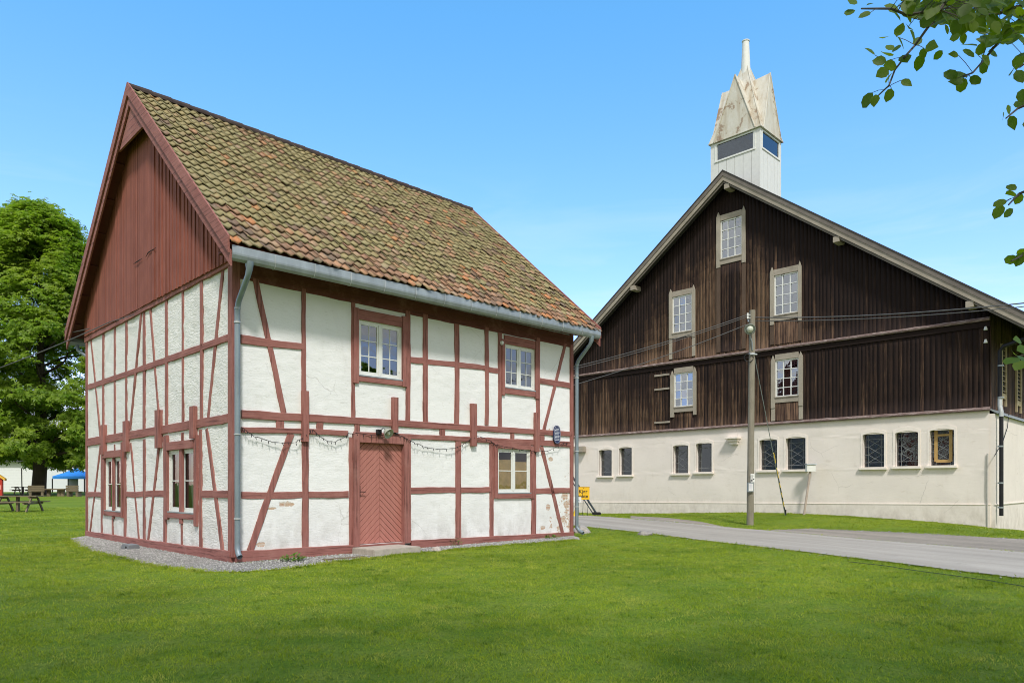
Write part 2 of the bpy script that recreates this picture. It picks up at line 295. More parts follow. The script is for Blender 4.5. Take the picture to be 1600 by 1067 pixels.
def grass_mat():
    m = NM('grass blades'); r = m.attr('rnd'); v = m.pos(); a = m.noise(v, .32, 4, .55); b = m.noise(v, 1.7, 5, .6)
    c = m.mix(r, (.14, .21, .010), (.30, .375, .03)); c = m.mix(m.ramp(a, [(.40, 0), (.58, .65)]), c, (.36, .42, .036)); c = m.mix(m.ramp(b, [(.50, 0), (.68, .8)]), c, (.42, .42, .09))
    c = m.mix(m.ramp(m.noise(m.pos(), 3.6, 5, .65), [(.54, 0), (.64, .8)]), c, (.050, .115, .005))
    dry = m.ramp(r, [(.93, 0), (.95, .8)]); c = m.mix(dry, c, (.30, .26, .10))
    m.done(c, .6, 0, .25); tr = m.n('ShaderNodeBsdfTranslucent'); m.l(m.mix(1, c, (1.3, 1.4, .8), 'MULTIPLY'), tr.inputs[0]); ms = m.n('ShaderNodeMixShader'); ms.inputs[0].default_value = .35
    m.l(m.p.outputs[0], ms.inputs[1]); m.l(tr.outputs[0], ms.inputs[2]); m.l(ms.outputs[0], m.t.nodes['Material Output'].inputs[0]); return m.mat
M['grass'] = grass_mat()
def road_mat(name, a, b, sc):
    m = NM(name); v = m.pos(); n = m.noise(v, sc, 5, .7); w = m.noise(v, .35, 4); c = m.mix(m.ramp(n, [(.3, 0), (.7, 1)]), a, b)
    c = m.mix(m.ramp(w, [(.35, 0), (.7, .5)]), c, tuple(x * .78 for x in a)); x_, y_, z_ = m.sep(v); cb = m.n('ShaderNodeCombineXYZ'); m.l(m.math('ADD', m.math('MULTIPLY', x_, .918), m.math('MULTIPLY', y_, .397)), cb.inputs[0]); m.l(m.math('MULTIPLY', m.math('SUBTRACT', m.math('MULTIPLY', x_, .397), m.math('MULTIPLY', y_, .918)), .05), cb.inputs[1])
    c = m.mix(m.ramp(m.noise(cb.outputs[0], 1.7, 5, .65), [(.42, .6), (.60, 0)]), c, tuple(x * .72 for x in a)); c = m.mix(m.ramp(m.noise(v, 120, 2, .8), [(.58, 0), (.68, .5)]), c, tuple(min(1, x * 1.5) for x in b)); c = m.mix(m.ramp(m.noise(v, 1.4, 6, .75), [(.60, 0), (.66, .35)]), c, tuple(x * .6 for x in a))

    c = m.mix(m.ramp(m.noise(v, 6, 6, .7), [(.66, 0), (.72, .45)]), c, tuple(x * .55 for x in a)); m.bump(n, .4, .01); return m.done(c, .9, 0, .2)
M['road'] = road_mat('worn asphalt', (.34, .305, .255), (.46, .415, .35), 60)
M['shoulder'] = road_mat('gravel shoulder', (.22, .19, .15), (.42, .365, .30), 22)
def gravel_mat():
    m = NM('grey gravel'); r = m.attr('rnd'); c = m.ramp(r, [(0, (.12, .115, .11)), (.5, (.33, .32, .30)), (1, (.58, .56, .53))]); return m.done(m.mix(m.noise(m.pos(), 40, 3), c, (.3, .29, .27)), .9)
M['gravel'] = gravel_mat()
# ------------------------------------------------------------------ the two building frames (measured from the vanishing points)
AX = Vector((.70932, .70489)); BX = Vector((-.70489, .70932)); ROT = math.atan2(AX.y, AX.x)
HO = Vector((-4.8916, 12.5269)); HW, HL = 9.13, 9.15     # house: near corner, gable width, front length
BD = 23.5; BO = Vector(((1546 - CXP) / FPX * BD, BD)); BW = 18.5; BL = 34.0   # barn: near corner, gable width, length
def front(px, py, off=0, O=HO):          # a measured point on the plane facing -y of a building -> (x, z)
    r = Vector(((px - CXP) / FPX, 1)); d = (O.dot(BX) - off) / r.dot(BX); w = r * d - O
    return w.dot(AX), CAMH + (HYP - py) / FPX * d
def side(px, py, off=0, O=HO):           # a measured point on the gable plane facing -x -> (y, z)
    r = Vector(((px - CXP) / FPX, 1)); d = (O.dot(AX) - off) / r.dot(AX); w = r * d - O
    return w.dot(BX), CAMH + (HYP - py) / FPX * d
def bside(px, py, off=0): return side(px, py, off, BO)
def bfront(px, py, off=0): return front(px, py, off, BO)
def world(O, x, y, z=0): w = O + AX * x + BX * y; return Vector((w.x, w.y, z))

# ------------------------------------------------------------------ terrain
cps = [(-12, 6, 0), (-6, 4, 0), (0, 5, 0), (6, 4, 0), (12, 5, 0), (0, 12, 0), (5, 12, 0), (10, 12, 0), (-5, 12.5, 0), (-11.3, 19, 0), (1.6, 19, 0), (-16, 14, 0), (-4.8, 25.5, 0), (4, 22, 0), (8, 24, 0.0), (13, 18, 0), (18, 14, 0),
       (2.2, 30, 0), (-26, 34, .03), (-34, 45, .14), (-20, 40, .06), (-36, 58, .30), (-45, 60, .30), (-44, 70, .42), (-34, 70, .40), (-60, 70, .40), (-55, 95, .42), (-80, 100, .4), (-20, 90, .3), (-20, 14, 0), (-30, 20, 0), (0, -10, 0), (-20, -10, 0), (20, -10, 0), (30, 10, 0), (0, 45, 0.0)]
for px, py in [(953, 803), (1050, 802.5), (1172, 801.5), (1232, 802.5), (1320, 806.5), (1400, 812), (1480, 818), (1546, 825)]:
    y, z = bside(px, py); w = world(BO, 0, y); cps.append((w.x, w.y, z))
x_, z_ = bfront(1600, 832); w = world(BO, x_, 0); cps.append((w.x, w.y, z_))
cps = np.array(cps); D = np.sqrt(((cps[:, None, :2] - cps[None, :, :2]) ** 2).sum(-1) + 4.0)
n_ = len(cps); Am = np.zeros((n_ + 1, n_ + 1)); Am[:n_, :n_] = D + np.eye(n_) * -.02; Am[:n_, n_] = 1; Am[n_, :n_] = 1
cw = np.linalg.solve(Am, np.r_[cps[:, 2], 0])
def hgt(x, y):
    x = np.asarray(x, float); y = np.asarray(y, float)
    d = np.sqrt((x[..., None] - cps[:, 0]) ** 2 + (y[..., None] - cps[:, 1]) ** 2 + 4.0); z = d @ cw[:n_] + cw[n_]
    far = np.clip((np.hypot(x, y - 20) - 70) / 60, 0, 1); return np.clip(z, -.5, 1.2) * (1 - far) + .25 * far
def grd(px, py, dz=0):                   # a measured point on the ground -> world x, y
    r = np.array([(px - CXP) / FPX, 1.]); z = 0.0
    for _ in range(6): d = FPX * (CAMH - z) / (py - HYP); p = r * d; z = float(hgt(p[0], p[1])) + dz
    return float(p[0]), float(p[1])
def gz(x, y): return float(hgt(x, y))
def axis_pts(lo, hi, fine0, fine1, step):
    a = list(np.arange(fine0, fine1 + 1e-6, step)); s = step; v = fine1
    while v < hi: s *= 1.18; v += s; a.append(v)
    s = step; v = fine0
    while v > lo: s *= 1.18; v -= s; a.insert(0, v)
    return np.array(a)
gx = axis_pts(-1500, 1500, -18, 22, .4); gy = axis_pts(-300, 2500, 1, 42, .4)
X, Y = np.meshgrid(gx, gy, indexing='ij'); Z = hgt(X, Y); nx, ny = X.shape
ii = (np.arange(nx - 1)[:, None] * ny + np.arange(ny - 1)[None, :]).ravel()
ground = npmesh('lawn', np.stack([X.ravel(), Y.ravel(), Z.ravel()], 1), np.stack([ii, ii + ny, ii + ny + 1, ii + 1], 1), M['ground'], smooth=True)
tag(ground, 'mown green lawn spreading from the foreground to the picnic tables', 'lawn', kind='structure')
def ribbon(name, left, right, mat, lift, nseg=160, nacross=8, wob=.05, seed=0):
    """a sheet between two measured ground lines, draped on the terrain"""
    def resample(p):
        p = np.array(p); s = np.r_[0, np.cumsum(np.hypot(*np.diff(p, axis=0).T))]; t = np.linspace(0, s[-1], nseg); return np.stack([np.interp(t, s, p[:, 0]), np.interp(t, s, p[:, 1])], 1)
    L, R = resample(left), resample(right)
    for i in range(nseg):
        d = R[i] - L[i]; d /= np.hypot(*d) + 1e-6
        L[i] += d * wob * (mnoise.noise((i * .25, seed, 0)) + .6 * mnoise.noise((i * .9, seed, 5))); R[i] += d * wob * (mnoise.noise((i * .25, seed, 9)) + .6 * mnoise.noise((i * .9, seed, 14)))
    T = np.linspace(0, 1, nacross); P = L[:, None, :] * (1 - T)[None, :, None] + R[:, None, :] * T[None, :, None]
    Zs = hgt(P[..., 0], P[..., 1]) + lift; V = np.concatenate([P, Zs[..., None]], -1).reshape(-1, 3)
    q = (np.arange(nseg - 1)[:, None] * nacross + np.arange(nacross - 1)[None, :]).ravel()
    return npmesh(name, V, np.stack([q, q + 1, q + nacross + 1, q + nacross], 1), mat, smooth=True), L, R
near_e = [grd(*p) for p in [(900, 822), (1000, 832), (1125, 848), (1300, 868), (1450, 887), (1600, 905)]]
far_e = [grd(*p) for p in [(900, 805), (1000, 812.5), (1110, 821.5), (1200, 829.5), (1350, 843.5), (1600, 864)]]
def ext(p, d0, d1):
    a, b = Vector(p[0]), Vector(p[-1]); t = (b - a).normalized(); return [tuple(a - t * d0)] + list(p) + [tuple(b + t * d1)]
rd, rL, rR = ribbon('road', ext(near_e, 45, 22), ext(far_e, 45, 22), M['road'], .022, 260, 10, .10, 1)
tag(rd, 'pale worn asphalt lane running between the lawn and the barn', 'road', kind='structure')
sh1f = [grd(*p) for p in [(985, 806.5), (1040, 809), (1095, 815), (1130, 822.5)]]; sh1n = [grd(*p) for p in [(985, 810.5), (1030, 815), (1085, 820.5), (1130, 824.5)]]
s1, a1, b1 = ribbon('gravel_patch', sh1n, sh1f, M['shoulder'], .014, 60, 6, .08, 3); tag(s1, 'grey gravel patch beyond the lane left of the pole', 'gravel', kind='structure')
sh2f = [grd(*p) for p in [(1205, 828.5), (1260, 826.5), (1400, 832), (1600, 843)]]; sh2n = [grd(*p) for p in [(1205, 831), (1260, 836.5), (1400, 849), (1600, 866)]]
s2, a2, b2 = ribbon('gravel_shoulder', ext(sh2n, 0, 16), ext(sh2f, 0, 16), M['shoulder'], .014, 90, 8, .10, 5); tag(s2, 'grey gravel shoulder beside the lane right of the pole', 'gravel', kind='structure')
gout = [grd(*p) for p in [(108, 842.5), (122, 853), (150, 863), (190, 873), (255, 886), (320, 893.5), (385, 894), (450, 888.5), (510, 880), (560, 873.5)]]
gout += [grd(*p) for p in [(662, 863), (720, 858), (800, 851), (880, 845.5), (905, 842)]]
gin = [tuple((HO + AX * x + BX * y)) for x, y in [(.02, 9.15), (.02, 7.5), (.02, 6), (.02, 4), (.02, 2), (.02, .7), (.02, .02), (.6, .02), (1.4, .02), (2.3, .02), (3.4, .02), (5, .02), (6.5, .02), (8, .02), (9.2, .02)]]
gs, ga, gb = ribbon('gravel_strip', gout, gin, M['gravel'], .012, 110, 8, .05, 8)
# the pebbles: one small angular stone shape, scattered
st_v = np.array([(1, 0, 0), (-1, 0, 0), (0, 1, 0), (0, -1, 0), (0, 0, .7), (0, 0, -.7)], float); st_f = np.array([(0, 2, 4), (2, 1, 4), (1, 3, 4), (3, 0, 4), (2, 0, 5), (1, 2, 5), (3, 1, 5), (0, 3, 5)])
def rotz(n): a = rng.uniform(0, 6.283, n); c, s = np.cos(a), np.sin(a); z = np.zeros(n); return np.stack([np.stack([c, -s, z], 1), np.stack([s, c, z], 1), np.stack([z, z, z + 1], 1)], 1)
N = 16000
i = rng.integers(0, len(ga) - 1, N); f = rng.random(N)[:, None]; t = (rng.random(N) ** .9)[:, None] * 1.06 - .05
P = (ga[i] * (1 - f) + ga[i + 1] * f) * (1 - t) + (gb[i] * (1 - f) + gb[i + 1] * f) * t
for L_, sg_ in ((rL, 1), (rR, -1), (a2, 1), (b2, -1), (a1, 1)):          # loose stones along the ragged edges of the lane
    k = rng.integers(0, len(L_) - 1, 1300); f = rng.random(1300)[:, None]; P = np.concatenate([P, L_[k] * (1 - f) + L_[k + 1] * f + rng.normal(0, .16, (1300, 2))])
P = P[(np.abs(P[:, 0]) < 30) & (P[:, 1] > 3) & (P[:, 1] < 45)]; N = len(P)
sz = rng.uniform(.007, .019, N) * (1 + (rng.random(N) > .96) * 1.0)
V = np.einsum('nij,kj->nki', rotz(N), st_v) * (sz[:, None, None] * rng.uniform(.7, 1.3, (N, 6, 1))) + np.concatenate([P, (hgt(P[:, 0], P[:, 1]) + .018)[:, None]], 1)[:, None, :]
F = (st_f[None] + np.arange(N)[:, None, None] * 6).reshape(-1, 3)
gp = npmesh('gravel', V.reshape(-1, 3), F, M['gravel'], None, {'rnd': np.repeat(rng.random(N), 8)}); tag(gp, 'loose grey gravel bordering the foot of the timbered house', 'gravel', kind='stuff')
tag(gs, 'strip of fine grey gravel round the house', 'gravel', kind='structure')
# ------------------------------------------------------------------ grass blades
def in_poly(x, y, poly):
    poly = np.asarray(poly); inside = np.zeros(x.shape, bool); j = len(poly) - 1
    for k in range(len(poly)):
        xi, yi = poly[k]; xj, yj = poly[j]; c = ((yi > y) != (yj > y)) & (x < (xj - xi) * (y - yi) / (yj - yi + 1e-12) + xi); inside ^= c; j = k
    return inside
def strip_poly(L, R): return np.concatenate([L, R[::-1]])
def house_c(x, y): return (x - HO.x) * AX.x + (y - HO.y) * AX.y, (x - HO.x) * BX.x + (y - HO.y) * BX.y
def blocked(x, y):
    u, v = house_c(x, y); b = (u > -.02) & (u < HL + .05) & (v > -.02) & (v < HW + .05)
    b |= in_poly(x, y, strip_poly(rL, rR)) | in_poly(x, y, strip_poly(a1, b1)) | in_poly(x, y, strip_poly(a2, b2)) | in_poly(x, y, strip_poly(ga, gb))
    u, v = (x - BO.x) * AX.x + (y - BO.y) * AX.y, (x - BO.x) * BX.x + (y - BO.y) * BX.y; b |= (u > -.06) & (v > -.06)
    return b
def scatter(n, dmin, dmax, power):
    d = (dmin ** power + rng.random(n) * (dmax ** power - dmin ** power)) ** (1 / power); x = (rng.random(n) * 2 - 1) * (.80 * d + 1.0); k = ~blocked(x, d); return x[k], d[k]
def vnoise(x, y, s, seed):               # smooth value noise
    g = np.random.default_rng(seed).random((256, 256)); u, v = x / s, y / s; i, j = np.floor(u).astype(int), np.floor(v).astype(int); a, b = u - i, v - j; a, b = a * a * (3 - 2 * a), b * b * (3 - 2 * b); G = lambda p, q: g[p % 256, q % 256]
    return (G(i, j) * (1 - a) + G(i + 1, j) * a) * (1 - b) + (G(i, j + 1) * (1 - a) + G(i + 1, j + 1) * a) * b
gxs, gys = scatter(760000, 4.2, 40, .55)
dn = .45 * vnoise(gxs, gys, .9, 3) + .35 * vnoise(gxs, gys, .30, 4) + .2 * vnoise(gxs, gys, .11, 5); kp = rng.random(len(gxs)) < np.clip((dn - .22) * 3.2, .25, 1); gxs, gys = gxs[kp], gys[kp]
ed = []                                    # denser along the gravel, road and walls
for L_, sgn in ((rL, 1), (ga, 1), (rR, -1)):
    k = rng.integers(0, len(L_) - 1, 26000); f = rng.random(26000)[:, None]; p = L_[k] * (1 - f) + L_[k + 1] * f + rng.normal(0, .07, (26000, 2)); ed.append(p)
k = rng.uniform(0, HL, 2500); ed.append(np.array([HO + AX * a + BX * b for a, b in zip(k, rng.uniform(-.25, -.03, 2500))]))
k = rng.uniform(0, 19, 9000); ed.append(np.array([BO + AX * a + BX * b for a, b in zip(-np.abs(rng.normal(0, .14, 9000)) - .06, k)]))
ed = np.concatenate(ed); kk = (ed[:, 1] > 4) & (ed[:, 1] < 40) & (np.abs(ed[:, 0]) < .85 * ed[:, 1] + 1); ed = ed[kk]; kb = blocked(ed[:, 0], ed[:, 1]); ed = ed[~kb | (rng.random(len(ed)) < .22)]
ex, ey = ed[:, 0], ed[:, 1]; gxs = np.r_[gxs, ex]; gys = np.r_[gys, ey]; tall = np.r_[np.zeros(len(gxs) - len(ex)), np.ones(len(ex))]
n = len(gxs); base = np.stack([gxs, gys, hgt(gxs, gys) - .004], 1); dist = np.hypot(gxs, gys)
hh = rng.uniform(.014, .031, n) * (1 + tall * rng.uniform(-.1, .7, n)) * (1 + .35 * (rng.random(n) > .96)); wd = .0024 * np.clip((dist / 5) ** .75, 1, 4.5) * rng.uniform(.7, 1.4, n); hh *= np.clip((dist / 6) ** .15, 1, 1.3); cl_ = .5 * vnoise(gxs, gys, .55, 6) + .5 * vnoise(gxs, gys, .16, 7); hh *= .55 + .95 * cl_
a = rng.uniform(0, 6.283, n); dx = np.stack([np.cos(a), np.sin(a), np.zeros(n)], 1); b = rng.uniform(0, 6.283, n); lean = np.stack([np.cos(b), np.sin(b), np.zeros(n)], 1) * (hh * rng.uniform(.15, 1.0, n))[:, None]
up = np.zeros((n, 3)); up[:, 2] = hh
V = np.stack([base - dx * wd[:, None], base + dx * wd[:, None], base + lean * .4 + up * .65 + dx * wd[:, None] * .7, base + lean + up], 1).reshape(-1, 3)
o4 = np.arange(n) * 4; F = np.stack([np.stack([o4, o4 + 1, o4 + 2], 1), np.stack([o4, o4 + 2, o4 + 3], 1)], 1).reshape(-1, 3)
gr = npmesh('grass', V, F, M['grass'], None, {'rnd': np.repeat(np.clip(.62 * rng.random(n) + .5 * (vnoise(gxs, gys, .4, 8) - .2) * .8 + (rng.random(n) > .97) * .4, 0, 1), 2)}); tag(gr, 'short mown green grass with paler and clovery patches', 'grass', kind='stuff')
# ------------------------------------------------------------------ half-timbered house
house = tag(empty('half_timbered_house', (HO.x, HO.y, 0), ROT), 'white half-timbered house with red beams and mossy tiled roof', 'house')
FM = lambda u, z, o: (u, -o, z); GM = lambda u, z, o: (-o, u, z)         # front plane / gable plane: along, height, outwards
def wall_grid(mb, mp, u0, u1, z0, z1, holes, step, amp, depth, seed, top=None):
    us = sorted(set([round(v, 4) for v in np.linspace(u0, u1, int((u1 - u0) / step) + 1)] + [round(v, 4) for h in holes for v in h[:2]]))
    zs = sorted(set([round(v, 4) for v in np.linspace(z0, z1, int((z1 - z0) / step) + 1)] + [round(v, 4) for h in holes for v in h[2:]]))
    ids = {}; vs = []; fs = []
    def P(i, j):
        if (i, j) not in ids:
            u, z = us[i], zs[j]; e = min(1, (u - u0) * 8, (u1 - u) * 8)
            o = amp * max(0, e) * (mnoise.noise((u * 1.3, z * 1.3, seed)) + .7 * mnoise.noise((u * 5, z * 9, seed)) + .45 * mnoise.noise((u * 12, z * 22, seed)))
            ids[i, j] = len(vs); vs.append(mp(u, z, o))
        return ids[i, j]
    for i in range(len(us) - 1):
        for j in range(len(zs) - 1):
            cu, cz = (us[i] + us[i + 1]) / 2, (zs[j] + zs[j + 1]) / 2
            if any(h[0] < cu < h[1] and h[2] < cz < h[3] for h in holes): continue
            fs.append((P(i, j), P(i + 1, j), P(i + 1, j + 1), P(i, j + 1)))
    mb.add(vs, fs)
    for a, b, c, d in holes:                       # reveals
        mb.add([mp(a, c, 0), mp(a, d, 0), mp(a, d, -depth), mp(a, c, -depth)], [(0, 1, 2, 3)]); mb.add([mp(b, c, 0), mp(b, d, 0), mp(b, d, -depth), mp(b, c, -depth)], [(0, 1, 2, 3)])
        mb.add([mp(a, c, 0), mp(b, c, 0), mp(b, c, -depth), mp(a, c, -depth)], [(0, 1, 2, 3)]); mb.add([mp(a, d, 0), mp(b, d, 0), mp(b, d, -depth), mp(a, d, -depth)], [(0, 1, 2, 3)])
def rect(fn, x0, y0, x1, y1): a, b = fn(x0, y0), fn(x1, y1); return (min(a[0], b[0]), max(a[0], b[0]), min(a[1], b[1]), max(a[1], b[1]))
def rct(fn, tl, br):           # measured corners -> u0,u1,z0,z1
    a, b = fn(*tl), fn(*br); return (min(a[0], b[0]), max(a[0], b[0]), min(a[1], b[1]), max(a[1], b[1]))
WT = 5.36
w1 = rct(front, (559.5, 502), (627, 590)); w2 = rct(front, (787.5, 540), (835, 613)); w3 = rct(front, (776.5, 703), (828, 774)); dr = rct(front, (559, 690), (630.5, 848))
w1 = (w1[0], w1[1], front(559.5, 587)[1] * .5 + front(627, 594)[1] * .5 , front(559.5, 499)[1]); 
w2 = (w2[0], w2[1], front(787, 605)[1], front(787, 537)[1]); w3 = (w3[0], w3[1], front(776, 770.5)[1], front(776, 700.5)[1]); dr = (dr[0], dr[1], .17, front(559, 690)[1])
gl = (side(192, 790)[0], side(165.5, 790)[0], side(165, 797)[1], side(165, 716)[1]); gr_ = (side(306, 790)[0], side(264.5, 790)[0], side(264, 799)[1], side(264, 704)[1])
mb = MB(); wall_grid(mb, FM, .0, HL, .12, WT, [w1, w2, w3, dr], .055, .008, .14, 1.3); mb.build('wall', M['plaster'], house, recalc=False, smooth=True)
mb = MB(); wall_grid(mb, GM, .0, HW, .12, WT, [gl, gr_], .055, .012, .14, 7.7); mb.build('wall', M['plaster_gable'], house, recalc=False, smooth=True)
mb = MB(); mb.box(HL - .2, HL, .01, HW - .2, .1, WT); mb.box(.01, HL, HW - .2, HW, .1, WT); mb.build('wall', M['plaster'], house)
mb = MB()                                     # a ceiling and floors keep the rooms dark
mb.box(.16, HL - .21, .16, HW - .21, .05, .12); mb.box(.16, HL - .21, .16, HW - .21, 2.72, 2.85); mb.box(.16, HL - .21, .16, HW - .21, WT - .1, WT); mb.build('floor', M['dark'], house)
cnt = [0]
def beam(name, mp, p0, p1, w, proud=None, mat=None, seg=None, jit=.0115, wmul=None, taper=None):
    """a hewn timber lying in a wall: p0,p1 centre line, w width, slightly crooked"""
    cnt[0] += 1; k = cnt[0]
    if proud is None: proud = .014 + (k * 7 % 13) * .0011
    a, b = Vector(p0), Vector(p1); L = (b - a).length; t = (b - a) / L; nrm = Vector((-t.y, t.x)); seg = seg or max(2, int(L / .14)); rings = []
    bow = random.uniform(-1, 1) * jit * 1.2
    for i in range(seg + 1):
        f = i / seg; c = a + t * (L * f) + nrm * (bow * math.sin(math.pi * f)); ww = (w if taper is None else w + (taper - w) * f) / 2
        j0, j1 = (jit * mnoise.noise((i * .37, k * 3.1, 0)) + jit * .5 * mnoise.noise((i * 1.7, k, 2)), jit * mnoise.noise((i * .37, k * 3.1, 8)) + jit * .5 * mnoise.noise((i * 1.7, k, 6)))
        q0, q1 = c - nrm * (ww + j0), c + nrm * (ww + j1); q0b, q1b = q0 + nrm * .006, q1 - nrm * .006
        rings.append([mp(q0.x, q0.y, -.05), mp(q0.x, q0.y, proud - .006), mp(q0b.x, q0b.y, proud), mp(q1b.x, q1b.y, proud), mp(q1.x, q1.y, proud - .006), mp(q1.x, q1.y, -.05)])
    if mat is None: mat = M['timber_v'] if abs(t.y) > abs(t.x) else (M['timber_x'] if mp is FM else M['timber_y'])
    return MB().loft(rings).build(name, mat, house)
def fpost(x0, x1, y0, y1, name='post', **k):          # a post given by its edges and ends, in photo pixels
    xm = (x0 + x1) / 2; a, b = front(xm, y0), front(xm, y1); u = (a[0] + b[0]) / 2; w = front(x1, y0)[0] - front(x0, y0)[0]; return beam(name, FM, (u, b[1]), (u, a[1]), w, **k)
def gpost(x0, x1, y0, y1, name='post', **k):
    xm = (x0 + x1) / 2; a, b = side(xm, y0), side(xm, y1); u = (a[0] + b[0]) / 2; w = .88 * (side(x0, y0)[0] - side(x1, y0)[0]); return beam(name, GM, (u, b[1]), (u, a[1]), w, **k)
def frail(x0, t0, b0, x1, t1, b1, name='rail', **k):
    p, q, r, s = front(x0, t0), front(x0, b0), front(x1, t1), front(x1, b1); return beam(name, FM, (p[0], (p[1] + q[1]) / 2), (r[0], (r[1] + s[1]) / 2), p[1] - q[1], taper=r[1] - s[1], **k)
def grail(x0, t0, b0, x1, t1, b1, name='rail', **k):
    p, q, r, s = side(x0, t0), side(x0, b0), side(x1, t1), side(x1, b1); return beam(name, GM, (p[0], (p[1] + q[1]) / 2), (r[0], (r[1] + s[1]) / 2), p[1] - q[1], taper=r[1] - s[1], **k)
def fbrace(x0, y0, x1, y1, w, **k): return beam('brace', FM, front(x0, y0), front(x1, y1), w, **k)
def gbrace(x0, y0, x1, y1, w, **k): return beam('brace', GM, side(x0, y0), side(x1, y1), w, **k)
M['eave_shade_red'] = wood('sheltered red timber', (.11, .035, .027), (.18, .06, .046), 'X')  # darker copy of the red timber: deep eave shade put into the colour
# front
beam('top_plate', FM, (0, WT - .16), (HL, WT - .16), .24, .034, M['eave_shade_red']); beam('rail', FM, (.02, WT - .31), (HL - .02, WT - .31), .07, .02, M['eave_shade_red'])
MB().box(-.035, .11, -.035, .17, .105, WT).build('corner_post', M['timber_v'], house, bevel=.008)
MB().box(HL - .10, HL + .03, -.033, .12, .105, WT).build('corner_post', M['timber_v'], house, bevel=.008)
MB().box(-.033, .12, HW - .10, HW + .03, .105, WT).build('corner_post', M['timber_v'], house, bevel=.008)
fbrace(397, 430, 443, 645, .105); fbrace(455, 677, 391, 860, .125)
fpost(471, 477.5, 442, 615); fpost(471.5, 482, 690, 858); fpost(470, 480, 611, 690, 'wedge_post', proud=.075, jit=.003)
fpost(548.5, 554.5, 455, 655); fpost(633, 640, 472, 660); fpost(545, 550.5, 683, 852)
frail(376, 523, 537, 474, 537, 546.5)
frail(637, 557, 566, 663, 559, 568.5); frail(667, 561, 569.5, 711, 565, 573.5); frail(715, 566, 574.5, 759, 571.5, 579.5); frail(761, 572.5, 581, 779, 575, 584); frail(841, 590, 598.5, 893, 598.5, 607)
frail(377, 640.5, 653.5, 895, 674.5, 682, 'floor_beam', proud=.033); frail(377, 667, 676, 543, 673, 681, 'floor_beam', proud=.03); frail(552, 674, 681, 895, 690, 699, 'floor_beam', proud=.031)
for a, b in ((431, 443), (495, 505), (553, 561), (687, 695), (797, 803), (843, 850)):
    f = (a - 377) / 518; fpost(a, b, 652 + 29 * f, 670 + 22 * f, 'joist_end', proud=.022)
frail(377, 768, 778.5, 472, 767.5, 778); frail(482, 767.5, 778, 544, 767, 777.5); frail(641, 761.5, 771.5, 711, 761, 770); frail(720, 761, 770, 766, 760, 768.5)
frail(836, 762.5, 771.5, 892, 762, 770)
frail(367, 861, 878, 557, 850.5, 865.5, 'sill_beam', proud=.05); frail(641, 844, 857.5, 895, 830.5, 840, 'sill_beam', proud=.05)
fpost(660.5, 668, 476, 659); fpost(709.5, 717, 486, 662); fpost(757, 762.5, 497, 664); fpost(777.5, 783.5, 502, 667); fpost(837.5, 843, 519, 673)
fbrace(885.5, 528, 849.5, 672, .10); fpost(843, 848.5, 671, 690)
fpost(711.5, 720, 684, 840); fpost(764.5, 771, 690, 838); fpost(830, 837, 700, 835); fbrace(845.5, 697, 878.5, 832, .125)
fpost(611, 619.5, 621, 676, 'wedge_post', proud=.08, jit=.003); fpost(734, 742, 631, 697, 'wedge_post', proud=.08, jit=.003); fpost(833.5, 840, 645, 706, 'wedge_post', proud=.08, jit=.003)
# gable
grail(134.5, 528, 536, 362, 405, 416, 'top_plate', proud=.045)
grail(139, 601, 609, 358, 522, 533); grail(137, 685, 697, 358, 646.5, 660.5, 'floor_beam', proud=.03, jit=.012)
grail(138, 768.5, 776.5, 160, 768.5, 776.5); grail(198, 767.5, 776, 224, 767, 776); grail(227, 767, 776.5, 257, 766, 776.5); grail(315, 766.5, 777, 357, 766.5, 778)
grail(136, 829, 837.5, 363, 861, 878.5, 'sill_beam', proud=.05)
UP = [(160.8, 163.4), (178.4, 181), (197, 199.8), (223.6, 227.6), (259, 262.8), (284.8, 287.8), (313.6, 318)]
for a, b in UP:
    f = (a - 138) / 222; gpost(a, b, 523 - 115 * f, 690 - 42 * f)
gbrace(142.7, 529, 157.6, 686, .085); gbrace(222.3, 483, 204.6, 670, .085); gbrace(235, 478, 249, 652, .085); gbrace(349.4, 412, 325.8, 654, .105)
for a, b, c, d in ((162.5, 167, 664, 710), (197, 203.3, 658, 706), (247.3, 254.5, 641, 700), (302, 309.3, 635, 685)): gpost(a, b, c, d, 'wedge_post', proud=.085, jit=.003)
gpost(158.6, 161, 698, 833); gpost(175.6, 177.6, 804, 835); gpost(194.5, 198, 704, 838); gpost(224, 228, 686, 844); gpost(256.4, 260.6, 682, 850); gpost(283.4, 286, 812, 856); gpost(284.6, 287.4, 676, 692); gpost(312, 316.6, 671, 858); gpost(178.4, 180.6, 694, 707)
gbrace(157.6, 696, 141.5, 829, .085); gbrace(204.6, 692, 217.5, 842, .085); gbrace(249, 698, 232, 845, .085); gbrace(323.6, 670, 348, 862, .12)

